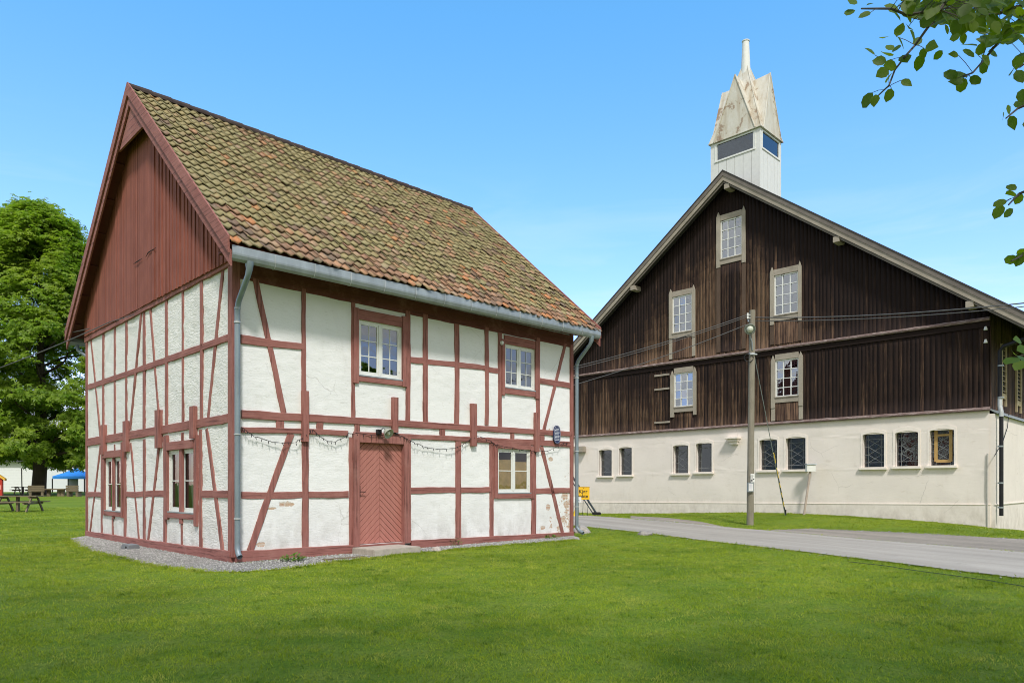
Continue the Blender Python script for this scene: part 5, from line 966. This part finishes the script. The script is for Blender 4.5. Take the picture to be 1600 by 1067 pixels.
for k in range(46):
    x, y = rr_.gauss(0, .38), rr_.gauss(0, .22); s = rr_.uniform(.04, .13); z = max(0, .20 - .3 * math.hypot(x, y)) ; v0 = [(x + s * rr_.uniform(-1, 1), y + s * rr_.uniform(-1, 1), z + s * rr_.uniform(-.4, .9)) for _ in range(6)]; rp_.add(v0, [(0, 1, 2), (0, 2, 3), (0, 3, 4), (1, 2, 5), (2, 3, 5), (3, 4, 5), (0, 4, 1), (1, 4, 5)])
o = rp_.build('rubble', plain('reddish rubble', (.42, .28, .20), .95, var=.4, scale=5), None); o.location = gp3(940, 799.5); tag(o, 'low heap of reddish rubble at the barn wall', 'rubble', kind='stuff')
bxp = gp3(203, 858); t = MB(); t.prism([(-.16, 0), (.16, 0), (.15, .10), (-.10, .12)], lambda p: (p[0], -.12, p[1]), lambda p: (p[0], .12, p[1])); bo = t.build('bait_box', plain('grey plastic box', (.17, .18, .19), .6), None, bevel=.012); bo.location = bxp; bo.rotation_euler.z = -.5; tag(bo, 'low grey box with a round hole on the gravel', 'box'); t = MB(); t.tube([(.05, -.124, .055), (.05, -.10, .055)], .026, 14); t.build('hole', M['dark'], bo)
hs_ = [grd(*p) for p in ((1325, 879), (1380, 885), (1430, 893), (1490, 901), (1540, 908), (1600, 918), (1680, 934))]; q = MB(); pp = []
for i in range(len(hs_) - 1):
    for f in np.linspace(0, 1, 8)[:-1]: x = hs_[i][0] * (1 - f) + hs_[i + 1][0] * f; y = hs_[i][1] * (1 - f) + hs_[i + 1][1] * f; pp.append((x + .03 * mnoise.noise((len(pp) * .4, 0, 0)), y, gz(x, y) + .022))
q.tube(pp, .006, 6); tag(q.build('garden_hose', plain('dull green hose', (.05, .08, .045), .6), None), 'thin dull green hose lying across the right of the lawn', 'hose')
# ------------------------------------------------------------------ things fixed to the timbered house
def hloc(o): o.parent = None; return o
def in_house(name, x, y, z): return empty(name, world(HO, x, y, z), ROT)
fx, fzv = front(870, 679, .06); pq = tag(in_house('plaque', fx, -.055, fzv), 'oval dark blue heritage plaque with white lines of text', 'plaque'); t = MB(); pr = [(.135 * (abs(math.cos(a)) ** .75) * (1 if math.cos(a) > 0 else -1), .235 * (abs(math.sin(a)) ** .75) * (1 if math.sin(a) > 0 else -1)) for a in np.linspace(0, 2 * math.pi, 33)[:-1]]
t.prism(pr, lambda p: (p[0], 0, p[1]), lambda p: (p[0], -.018, p[1])); t.build('plate', plain('blue enamel', (.025, .035, .105), .35), pq); r = random.Random(3); t = MB(); t.prism([(p[0] * .93, p[1] * .95) for p in pr], lambda p: (p[0], -.0185, p[1]), lambda p: (p[0], -.0190, p[1])); t.build('field', plain('blue enamel field', (.02, .028, .09), .35), pq); t = MB()
for k in range(9):
    z = .15 - k * .036; w = .095 * math.sqrt(max(.1, 1 - (z / .24) ** 2)) * (.8 if k in (0, 4) else 1); x = -w
    while x < w: l_ = r.uniform(.018, .05); t.box(x, min(w, x + l_), -.0212, -.0192, z - .008, z + .008 if k else z + .012); x += l_ + .012
for s in (-1, 1): t.tube([(p[0] * .88, -.0205, p[1] * .9) for p in (pr[:17] if s > 0 else pr[16:] + pr[:1])], .003, 4)
t.build('text_lines', plain('white enamel', (.6, .62, .68), .5), pq)
lx, lz = front(609, 678, .3); wl_ = tag(in_house('wall_lamp', lx, -.08, lz), 'grey dish floodlight fixed above the salmon door', 'lamp'); t = MB(); t.tube([(-.12, .03, .06), (-.12, -.05, .07), (-.08, -.10, .12), (-.03, -.12, .10), (0, -.14, .04)], .010, 6); t.box(-.15, -.06, -.03, .06, .0, .10); t.build('bracket', M['iron'], wl_, bevel=.006)
t = MB(); ax = Vector((.15, -.75, -.55)).normalized(); u = ax.orthogonal().normalized(); v = ax.cross(u); c0 = Vector((0, -.15, .03)); rg = []
for r_, h in ((.02, -.10), (.055, -.07), (.075, -.02), (.10, .02), (.115, .045), (.108, .045), (.07, -.005), (.001, -.02)): rg.append([c0 + ax * h + (u * math.cos(k * .3142) + v * math.sin(k * .3142)) * r_ for k in range(20)])
t.loft(rg, cap=False); t.build('dish', plain('pale lamp enamel', (.36, .38, .32), .4), wl_, smooth=True); t = MB(); rg = [[c0 + ax * h + (u * math.cos(k * .3142) + v * math.sin(k * .3142)) * r_ for k in range(20)] for r_, h in ((.03, -.02), (.045, .02), (.03, .05), (.001, .06))]; t.loft(rg, cap=False); t.build('bulb', plain('frosted bulb', (.62, .62, .52), .3), wl_, smooth=True)
sx_, sz_ = front(784, 537, .08); sn = tag(in_house('motion_sensor', sx_, -.07, sz_), 'small white sensor beside the upstairs right window', 'sensor'); t = MB(); t.box(-.035, .035, -.05, .02, -.01, .06); t.build('body', M['white_paint'], sn, bevel=.01); t = MB(); t.tube([(0, -.02, -.03), (0, -.02, -.01)], .03, 10); t.build('eye', plain('sensor lens', (.5, .5, .48), .3), sn)
# festoon of dead fairy lights
fe = [(379, 668), (386, 674), (400, 682), (420, 689), (440, 692), (462, 690), (474, 683), (482, 672), (488, 671), (498, 680), (512, 689), (524, 690), (540, 682), (545, 677), (558, 677), (580, 679), (598, 679), (618, 676), (632, 683), (640, 688), (652, 694), (668, 699), (688, 702), (706, 701), (722, 696), (735, 686), (741, 681), (752, 683), (768, 690), (775, 694), (800, 700), (822, 704), (838, 706), (856, 704), (872, 697), (880, 692), (892, 691)]
q = MB(); pts = [Vector((*front(px, py, .07),)) for px, py in fe]; P3 = [Vector((p.x, -.065 - .02 * math.sin(i * 1.7), p.y)) for i, p in enumerate(pts)]; r = random.Random(2); P4 = []
for i in range(len(P3) - 1):
    for f in (0, .25, .5, .75): P4.append(P3[i].lerp(P3[i + 1], f) + Vector((0, r.gauss(0, .006), r.gauss(0, .007))))
P4 = [p - Vector((0, 0, 0)) for p in P4]; fl = tag(in_house('fairy_lights', 0, 0, 0), 'dark string of unlit fairy lights drooping under the floor beam', 'fairy lights'); q.tube(P4, .0042, 5); q.tube([p + Vector((0, -.008, .012 * math.sin(i * .8))) for i, p in enumerate(P4)], .003, 5); q.build('wire', M['iron'], fl)
for i, p in enumerate(P4[::2]):
    a = r.uniform(0, 6.28); e = p + Vector((math.cos(a) * .02, -.02, -.045 - .02 * r.random())); t = MB(); t.tube([p, p.lerp(e, .5), e], [.004, .008, .004], 5); t.build('bulb', M['iron'], fl)
r2_ = [(610, 678), (640, 676), (665, 672), (690, 669), (712, 668)]
# power lines leaving the gable on the left
for (px0, py0, px1, py1, r_, lb) in ((172, 503, -330, 668, .012, 'longer cable running left from the red gable boards'), (140, 513, 102, 521, .010, 'short cable crossing the corner of the red gable')):
    y, z = side(px0, py0, .12); a = world(HO, -.12, y, z)
    if px1 < 0: cable('overhead_cable', a, at(-330, 665, 19.5), .30, r_, lb)
    else: y2, z2 = side(px1, py1, .36); cable('overhead_cable', a, world(HO, -.36, y2, z2), .01, r_, lb)
y, z = side(172, 503, .1); y2, z2 = side(210, 492, .1); cable('overhead_cable', world(HO, -.105, y, z), world(HO, -.105, y2, z2), .0, .008, 'thin service cable pinned along the red gable boards')
# weeds at the wall foot
def tuft(name, p, n, r, h, lab, seed):
    g = np.random.default_rng(seed); V = []; F = []; R = []
    for k in range(n):
        a = g.uniform(0, 6.28); rad = r * g.random() ** .6; c0 = np.array([rad * math.cos(a), rad * math.sin(a), h * g.uniform(.2, 1) * (1 - .5 * rad / r)]); d = np.array([math.cos(a), math.sin(a), g.uniform(-.3, .6)]); d /= np.linalg.norm(d); s = np.cross(d, [0, 0, 1]); l_ = r * g.uniform(.25, .5); w_ = l_ * .35; b = len(V); V += [c0, c0 + d * l_ * .5 + s * w_, c0 + d * l_, c0 + d * l_ * .5 - s * w_]; F.append((b, b + 1, b + 2, b + 3)); R.append(g.random())
    o = npmesh(name, np.array(V), np.array(F), M['weed'], None, {'rnd': R}); o.location = p; tag(o, lab, 'weed'); return o
tuft('weed', gp3(458, 877), 130, .20, .16, 'bushy green weed growing at the front sill beam', 1)
tuft('weed', tuple(world(HO, 5.0, -.14, 0)), 60, .13, .24, 'tall thin weed by the wall right of the step', 2); tuft('weed', tuple(world(HO, 8.15, -.14, 0)), 70, .22, .12, 'low weeds at the foot of the brick patched corner', 3)
# ------------------------------------------------------------------ background: picnic tables, benches, gazebo, white house, hut
def picnic(name, p, rz, lab, L_=2.1, H_=.78, cat='picnic table'):
    e = tag(empty(name, p, rz), lab, cat, 'picnic tables on the lawn')
    for nm, y0, y1, z0, z1, nb_ in (('tabletop', -.40, .40, H_ - .05, H_, 5), ('seat', -.90, -.58, .45, .50, 2), ('seat', .58, .90, .45, .50, 2)):
        t = MB()
        for k in range(nb_): a = y0 + (y1 - y0) * k / nb_ + .006; b = y0 + (y1 - y0) * (k + 1) / nb_ - .006; j = random.uniform(-.03, .03); t.box(-L_ / 2 + j, L_ / 2 + j, a, b, z0, z1)
        t.build(nm, M['picnic_wood'], e)
    for sx in (-1, 1):
        x = sx * L_ * .33; t = MB(); t.box(x - .04, x + .04, -.86, .86, .36, .45); t.box(x - .035, x + .035, -.38, .38, H_ - .14, H_ - .05)
        for sy in (-1, 1): t.prism([(sy * .82, 0), (sy * .70, 0), (sy * .22, H_ - .10), (sy * .33, H_ - .10)], lambda q: (x + .04, q[0], q[1]), lambda q: (x + .10, q[0], q[1]))
        t.build('leg_frame', M['picnic_wood'], e)
    t = MB(); t.box(-.05, .05, -.08, .08, .0, H_ - .05); t.build('centre_post', M['picnic_wood'], e); return e
p = at(28, 800, 35.0); picnic('picnic_table', (p.x, p.y, gz(p.x, p.y)), .12, 'weathered wooden picnic table nearest to the timbered house')
p = at(36, 770, 66); picnic('picnic_table', (p.x, p.y, gz(p.x, p.y)), .25, 'distant picnic table before the white building', 1.6, .75)
def bench(p, rz, lab):
    e = tag(empty('garden_bench', p, rz), lab, 'bench', 'rustic benches round the log table'); t = MB()
    for z in (.45, .62, .79): t.box(-.58, .58, .20, .26, z, z + .15)
    t.build('backrest', M['picnic_wood'], e); t = MB(); t.box(-.58, .58, -.25, .2, .38, .44); t.build('seat', M['picnic_wood'], e)
    for sx in (-1, 1): t = MB(); t.box(sx * .42 - .09, sx * .42 + .09, -.22, .24, -.05, .38); t.build('leg', M['picnic_wood'], e)
p = at(57, 774, 60); bench((p.x, p.y, gz(p.x, p.y)), math.pi + .5, 'rustic wooden bench left of the log table'); p = at(116, 774.5, 60); bench((p.x, p.y, gz(p.x, p.y)), math.pi - .15, 'rustic wooden bench right of the log table')
p = at(90, 774, 61); e = tag(empty('log_table', (p.x, p.y, gz(p.x, p.y))), 'low table of planks on thick log legs', 'table'); t = MB(); t.box(-1.1, .8, -.4, .4, .55, .65); t.build('tabletop', M['picnic_wood'], e); 
for x in (-.75, .15, .45): t = MB(); t.tube([(x, 0, -.05), (x, 0, .55)], .17, 10); t.build('leg', M['picnic_wood'], e)
p = at(34.5, 772, 63); e = tag(empty('slim_post', (p.x, p.y, gz(p.x, p.y))), 'thin dark post standing before the white building', 'post'); t = MB(); t.tube([(0, 0, -.1), (-.05, 0, 2.4)], [.045, .035], 8); t.tube([(-.05, 0, 2.4), (-.05, 0, 2.45)], .06, 8); t.build('shaft', M['iron'], e)
GD = 84; p = at(119, 772, GD); gzz0 = gz(p.x, p.y); e = tag(empty('gazebo', (p.x, p.y, gzz0), .1), 'bright blue canopy tent beside the big tree', 'gazebo'); he = at(0, 748, GD).z - gzz0; hv = at(0, 744, GD).z - gzz0; hp = at(0, 731, GD).z - gzz0; w_ = 1.75; BLUE = plain('blue canopy cloth', (.03, .22, .62), .7)
t = MB(); n = 10; vs = []; fs = []
t.loft([[(-w_, -w_, he), (w_, -w_, he), (w_, w_, he), (-w_, w_, he)], [(-w_, -w_, hv), (w_, -w_, hv), (w_, w_, hv), (-w_, w_, hv)], [(-.9, -.9, hv + (hp - hv) * .42), (.9, -.9, hv + (hp - hv) * .42), (.9, .9, hv + (hp - hv) * .42), (-.9, .9, hv + (hp - hv) * .42)], [(-.05, -.05, hp), (.05, -.05, hp), (.05, .05, hp), (-.05, .05, hp)]], cap=False); t.build('canopy', BLUE, e)
for sx in (-1, 1):
    for sy in (-1, 1): t = MB(); t.box(sx * w_ - .05, sx * w_ + .05, sy * w_ - .05, sy * w_ + .05, -.2, he); t.build('leg', M['iron'], e)
t = MB(); t.box(-w_, -.6, w_ - .02, w_, 0, he); t.box(.9, w_, w_ - .02, w_, 0, he); t.build('side_sheet', plain('grey tent sheet', (.34, .36, .42), .8), e)
# white house
WD = 92; p = at(20, 772, WD); wz = gz(p.x, p.y); wh_ = tag(empty('white_house', (p.x, p.y, wz), .06), 'long low white wooden building behind the big tree', 'building')
WC = plain('white clapboard', (.70, .71, .71), .7, var=.03); X0, X1 = -13, 9.4; HT = 4.1
t = MB(); t.box(X0, X1, 0, 8, -.5, HT)
for k in range(20): t.box(X0 - .01, X1 + .01, -.02 - .001 * (k % 2), .0, k * .2, k * .2 + .19)
t.build('wall', WC, wh_); t = MB(); t.prism([(-.6, HT - .1), (4, HT + 3.2), (8.6, HT - .1), (8.6, HT - .25), (4, HT + 3.0), (-.6, HT - .25)], lambda q: (X0 - .4, q[0], q[1]), lambda q: (X1 + .4, q[0], q[1])); t.build('roof', plain('grey slate', (.09, .09, .10), .8), wh_)
t = MB(); t.box(4.6, X1 + 1.6, -1.2, 0, -.5, 3.0); t.build('annex_wall', plain('pale clapboard', (.62, .64, .67), .7, var=.03), wh_)
for xx in (-2.6, 4.15, -7):
    t = MB(); t.box(xx - .42, xx + .42, -.06, .0, .75, 2.75); w = t.build('window', WC, wh_); t = MB(); t.box(xx - .30, xx + .30, -.075, -.061, .9, 2.6); t.build('pane', plain('dim far pane', (.16, .19, .20), .25), w); t = MB(); t.box(xx - .02, xx + .02, -.09, -.076, .9, 2.6); t.box(xx - .30, xx + .30, -.0885, -.0762, 1.7, 1.74); t.build('glazing_bar', WC, w)
for xx in (1.2, 8.9): t = MB(); t.box(xx - .06, xx + .06, -.09, -.02, 0, HT); t.build('corner_board', M['white_paint'], wh_)
# red hut
HD = 58; p = at(-15, 770, HD); hut = tag(empty('red_hut', (p.x, p.y, gz(p.x, p.y))), 'small red hut with yellow roof boards at the left edge', 'hut'); rw = 18.5 / FPX * HD; hh1 = at(0, 747.5, HD).z - gz(p.x, p.y)
t = MB(); t.prism([(-rw, -.2), (rw, -.2), (rw, hh1), (0, hh1 + .62), (-rw, hh1)], lambda q: (q[0], 0, q[1]), lambda q: (q[0] - .9, 1.4, q[1])); t.build('wall', plain('red hut paint', (.42, .035, .02), .7), hut)
for s in (-1, 1): t = MB(); t.prism([(0, hh1 + .65), (s * (rw + .30), hh1 + .65 - (rw + .3) * .62 / rw), (s * (rw + .30), hh1 + .82 - (rw + .3) * .62 / rw), (0, hh1 + .82)], lambda q: (q[0], -.15, q[1]), lambda q: (q[0] - 1.0, 1.5, q[1])); t.build('roof_board', plain('yellow hut paint', (.70, .40, .06), .7), hut)
t = MB(); t.box(rw - .42, rw - .08, -.02, -.003, .62, 1.0); t.build('panel', plain('pale red panel', (.6, .25, .2), .7), hut)
# ------------------------------------------------------------------ the big chestnut
def limb(mb, p0, p1, r0, r1, seed, n=7, wob=.5, nseg=8, up=0):
    p0, p1 = Vector(p0), Vector(p1); L = (p1 - p0).length; pts = []
    for i in range(n + 1):
        f = i / n; o = Vector((mnoise.noise((f * 2, seed, 0)), mnoise.noise((f * 2, seed, 7)), mnoise.noise((f * 2, seed, 3)))) * wob * L * .18 * math.sin(math.pi * f); pts.append(p0.lerp(p1, f) + o + Vector((0, 0, up * math.sin(math.pi * f))))
    mb.tube(pts, [r0 + (r1 - r0) * i / n for i in range(n + 1)], nseg); return pts
def chestnut(name, p, lab, seed, s=1.0):
    g = np.random.default_rng(seed); e = tag(empty(name, p), lab, 'tree'); t = MB(); trunk = limb(t, (0, 0, -.3), (.3, 0, 9), .62, .40, seed, 8, .15, 14); limb(t, (.3, 0, 9), (0, .3, 20), .40, .10, seed + 1, 8, .3)
    tips = []
    def rad(z):                                  # crown radius by height
        return float(np.interp(z, [2.4, 3, 6, 10, 14, 18, 22, 24.5, 25.8, 26.3], [0, 7.2, 8.4, 8.2, 7.3, 5.9, 4.4, 2.9, 1.5, 0]))
    for k in range(46):
        z = 4.5 + 19.5 * (k / 46); a = k * 2.399 + g.normal(0, .2); R = rad(z) * g.uniform(.72, .95); zb = max(3.4, min(18, z - R * .45)); f = min(1, zb / 20); b = Vector((.3 * (1 - f), .2 * f, zb)); limb(t, b, (R * math.cos(a), R * math.sin(a), z), .20 * (1 - k / 70), .03, seed + k * 3, 6, .8)
    t.build('trunk', M['bark'], e, smooth=True)
    # leaf clumps: on the shell and inside, heaped into boughs with gaps between
    nb_ = 640; B = []
    while len(B) < nb_:
        z = g.uniform(2.9, 26.0); R = rad(z)
        if R < .5: continue
        a = g.uniform(0, 6.283); rr = R * (1 - .30 * abs(g.normal(0, .75))) if g.random() < .75 else R * g.uniform(.15, .75)
        if rr < 0: continue
        B.append((rr * math.cos(a), rr * math.sin(a), z, R))
    B = np.array(B); cl = []
    for bx_, by_, bz, R in B:
        m = g.integers(14, 26); sz = g.uniform(.6, 1.45); q = g.normal(0, 1, (m, 3)); q /= np.linalg.norm(q, axis=1)[:, None]; q *= (sz * g.uniform(.55, 1.05, m))[:, None]; q[:, 2] = np.abs(q[:, 2]) * .75 - .25 * sz; cl.append(q + np.array([bx_, by_, bz - .15 * math.hypot(bx_, by_) * .12]))
    c = np.concatenate(cl); c = c[c[:, 2] > 2.5]; nl = 5; N = len(c) * nl; cc = np.repeat(c, nl, 0) + g.normal(0, .26, (N, 3)); outw = cc - np.array([0, 0, 10.]); outw[:, 2] *= .4; outw /= np.linalg.norm(outw, axis=1)[:, None]
    nor = outw * .55 + np.array([0, 0, .8]) + g.normal(0, .38, (N, 3)); nor /= np.linalg.norm(nor, axis=1)[:, None]; u = np.cross(nor, g.normal(0, 1, (N, 3))); u /= np.linalg.norm(u, axis=1)[:, None]; v = np.cross(nor, u); sz = g.uniform(.22, .38, N); V = np.zeros((N, 5, 4, 3)); 
    for k in range(5):                            # five drooping leaflets per leaf
        a = -1.9 + 3.8 * k / 4; d = u * math.cos(a) + v * math.sin(a); sd = np.cross(nor, d); l_ = sz * (1.0 if k in (1, 2, 3) else .72); dr = nor * (-.45)
        V[:, k, 0] = cc; V[:, k, 1] = cc + (d + dr * .35) * (l_ * .6)[:, None] + sd * (l_ * .21)[:, None]; V[:, k, 2] = cc + (d + dr) * l_[:, None]; V[:, k, 3] = cc + (d + dr * .35) * (l_ * .6)[:, None] - sd * (l_ * .21)[:, None]
    F = np.arange(N * 20).reshape(-1, 4); rn = np.clip(np.repeat(g.random(len(c)), nl) * .6 + g.random(N) * .4, 0, 1); npmesh('crown', V.reshape(-1, 3), F, M['chestnut'], e, {'rnd': np.repeat(rn, 5)}); return e
tp = at(67, 770, 65); tr = chestnut('chestnut_tree', (tp.x - .0, tp.y, gz(tp.x, tp.y)), 'tall leafy chestnut tree behind the picnic tables', 5)
tr.location.x -= .4
# a second tree of the kind over to the right of the lawn: the upstairs panes mirror its top
def copy_tree(o, parent=None):
    c = o.copy(); C.objects.link(c)
    if parent: c.parent = parent
    for ch in list(o.children): copy_tree(ch, c)
    return c
c2 = copy_tree(tr); c2.location = (44, 3.5, 0); c2.rotation_euler.z = 2.0; c2.scale = (.8, .8, .44); c2['label'] = 'leafy tree mirrored dark in the upstairs window panes'
c3 = copy_tree(tr); c3.location = (50, -9, 0); c3.rotation_euler.z = 4.0; c3.scale = (.9, .9, .42); c3['label'] = 'second leafy tree mirrored dark in the upstairs panes'
# ------------------------------------------------------------------ the broad tree the photograph was taken under
beech = tag(empty('broadleaf_tree', (-.6, -5.5, 0)), 'broad tree overhead whose leafy twigs hang into the upper right', 'tree'); bo_ = Vector((-.6, -5.5, 0))
blobs = [(0, -.4, 6.9, 3.0), (5.4, .2, 6.8, 3.0), (-5, 1.0, 7.8, 3.4), (-10, 3.2, 9.8, 3.4), (8.2, .8, 7.6, 3.6), (-2, -4.5, 8.6, 4.0), (4, -5, 8.6, 4), (-7.5, -3, 8.8, 3.6), (-13.5, 5.6, 11.5, 3.0)]
def see(x, y, z): return y > .3 and z < 1.4 + .70 * y + .25 and abs(x) < .74 * y + .3
t = MB(); limb(t, (0, 0, -.2), (.2, .3, 4.6), .48, .36, 3, 8, .2, 14)
for k, (x, y, z, r) in enumerate(blobs): limb(t, (.2, .3, 4.3), Vector((x, y, z)) - bo_, .20, .05, 20 + k, 8, .6, 8, .5)
tw_end = at(1780, -330, 3.5); limb(t, Vector((8.2, .8, 7.4)) - bo_ + Vector((-4.2, -.2, -1.2)), tw_end - bo_, .04, .012, 77, 8, .4, 8)
t.build('trunk', M['bark'], beech, smooth=True)
lt = np.array([(0, 0, 0), (.18, .30, .03), (.62, .42, .06), (.30, .66, .05), (0, 1.0, -.02), (-.30, .66, .05), (-.62, .42, .06), (-.18, .30, .03)]);
lt = np.array([(0, 0, 0), (.26, .16, .03), (.37, .45, .055), (.27, .76, .04), (0, 1.0, -.03), (-.27, .76, .04), (-.37, .45, .055), (-.26, .16, .03), (0, .45, 0)]); lfc = np.array([(0, 1, 8), (1, 2, 8), (2, 3, 8), (3, 4, 8), (4, 5, 8), (5, 6, 8), (6, 7, 8), (7, 0, 8)])
def leaves(name, P, Dir, Nor, size, parent, rnd):
    Dir = Dir / np.linalg.norm(Dir, axis=1)[:, None]; Nor = Nor - Dir * (Nor * Dir).sum(1)[:, None]; Nor /= np.linalg.norm(Nor, axis=1)[:, None]; Sd = np.cross(Dir, Nor); n = len(P)
    jit = 1 + rng.normal(0, .05, (n, 9, 1)); V = P[:, None] + (Sd[:, None] * lt[None, :, 0:1] + Dir[:, None] * lt[None, :, 1:2] + Nor[:, None] * lt[None, :, 2:3]) * size[:, None, None] * jit
    F = (lfc[None] + np.arange(n)[:, None, None] * 9).reshape(-1, 3); return npmesh(name, V.reshape(-1, 3), F, M['beech'], parent, {'rnd': np.repeat(rnd, 8)}, smooth=True)
P = []
for (x, y, z, r) in blobs:
    m = int(360 * r); c0 = rng.normal(0, 1, (m // 9, 3)); c0 /= np.linalg.norm(c0, axis=1)[:, None]; c0 *= r * (rng.random(len(c0)) ** .4)[:, None]; c0[:, 2] *= .62; q = np.repeat(c0, 16, 0) + rng.normal(0, .26, (len(c0) * 16, 3)); P.append(q + np.array([x, y, z]))
P = np.concatenate(P); vis = (P[:, 1] > .3) & (P[:, 2] < 1.4 + .70 * P[:, 1] + .3) & (np.abs(P[:, 0]) < .76 * P[:, 1] + .4); P = P[~vis]; n = len(P); D_ = rng.normal(0, 1, (n, 3)); D_[:, 2] = -abs(D_[:, 2]) * .5; Nn_ = rng.normal(0, .4, (n, 3)) + np.array([0, 0, 1.])
leaves('crown', P - np.array(bo_), D_, Nn_, rng.uniform(.11, .17, n), beech, rng.random(n))
# the twigs in view, with the leaves the photograph shows
tws = [([(1660, -60), (1600, 8), (1552, 24), (1512, 24), (1473, 24), (1450, 43), (1430, 71), (1414, 89), (1398, 110), (1389, 134), (1373, 149)], 3.1, .0), ([(1650, -40), (1600, 24), (1572, 55), (1556, 71), (1540, 91), (1520, 114), (1500, 122)], 3.3, .1), ([(1500, -30), (1469, 16), (1418, 24), (1392, 14), (1346, 14)], 2.9, -.05), ([(1700, 40), (1640, 70), (1593, 106)], 3.0, 0), ([(1700, 130), (1640, 148), (1590, 170), (1572, 185)], 3.0, 0), ([(1700, 250), (1620, 292), (1592, 303), (1576, 320)], 3.0, 0), ([(1720, 360), (1640, 385), (1600, 398), (1580, 408)], 3.0, 0), ([(1740, 520), (1640, 542), (1592, 557)], 3.2, 0)]
TP = []; TW = []; TI = []
for pts, d, dd in tws:
    w = [at(px, py, d + dd * math.sin(i) + .02 * i * (-1) ** i) - bo_ for i, (px, py) in enumerate(pts)]; t = MB(); t.tube(w, [.007 * (1 - .72 * i / (len(w) - 1)) + .0013 for i in range(len(w))], 6); TW.append(t)
    for i in range(len(w) - 1):
        for f in np.linspace(0, 1, 6): TP.append(w[i].lerp(w[i + 1], f)); TI.append(len(TW) - 1)
lf = [(80, 5), (70, 50), (130, 60), (150, 18), (235, 35), (258, 65), (208, 150), (268, 120), (305, 110), (150, 205), (185, 243), (228, 190), (255, 195), (215, 215), (290, 235), (275, 175), (320, 145), (200, 290), (225, 310), (230, 262), (295, 330), (225, 380), (170, 400), (140, 400), (395, 185), (360, 215), (345, 250), (340, 165), (420, 220), (482, 218), (455, 120), (490, 140), (478, 75), (520, 155), (565, 105), (545, 180), (600, 120), (630, 155), (690, 170), (720, 130), (470, 300), (510, 300), (515, 340), (570, 320), (490, 325), (600, 270), (545, 215), (590, 195), (640, 215), (610, 240), (715, 280), (745, 305), (740, 245), (755, 220), (755, 380), (745, 412), (702, 437), (680, 462), (715, 487), (712, 745), (710, 770), (665, 808), (740, 790), (660, 842), (700, 847), (745, 1030), (710, 1030), (755, 1000), (735, 1350), (722, 1402), (752, 1388), (712, 1432), (742, 1450), (758, 1425)]
r = random.Random(9)
for _ in range(270): x = r.uniform(290, 800); lim = 118 if x > 480 else 92; lf.append((x, r.uniform(-40, lim) - (30 if x < 360 else 0)))
for _ in range(34): lf.append((r.uniform(600, 800), r.uniform(90, 175)))
for _ in range(26): lf.append((r.uniform(770, 900), r.uniform(150, 1100)))
Pl, Dl, Nl, Sl = [], [], [], []; TPn = np.array([tuple(v) for v in TP])
for k, (zx, zy) in enumerate(lf):
    c = at(1300 + .3937 * zx, .3937 * zy, 3.05 + r.uniform(-.35, .45)) - bo_; ca = np.array(c)
    dd = np.linalg.norm((TPn - ca) * np.array([1, .4, 1]), axis=1); j = int(dd.argmin()); base = Vector(TPn[j]); away = (c - base); away.y *= .3; away = away.normalized() if away.length > .01 else Vector((r.uniform(-1, 1), 0, -1)).normalized(); away = (away + Vector((r.gauss(0, .35), r.gauss(0, .18), r.gauss(-.15, .3)))).normalized(); s = r.uniform(.046, .074)
    if k in (3,): s = .03
    st = c - away * s * .5
    if (st - base).length < .13: TW[TI[j]].tube([base, base.lerp(st, .5) + Vector((0, 0, .004)), st], .0013, 4)
    Pl.append(tuple(st)); Dl.append(tuple(away)); Sl.append(s); Nl.append((r.gauss(-.25, .30), -.85 + r.gauss(0, .15), .30 + r.gauss(0, .30)))
TB = plain('grey twig bark', (.10, .085, .07), .8)
for t in TW: t.build('twig', TB, beech)
leaves('foliage', np.array(Pl), np.array(Dl), np.array(Nl), np.array(Sl), beech, np.array([r.random() for _ in Pl]))
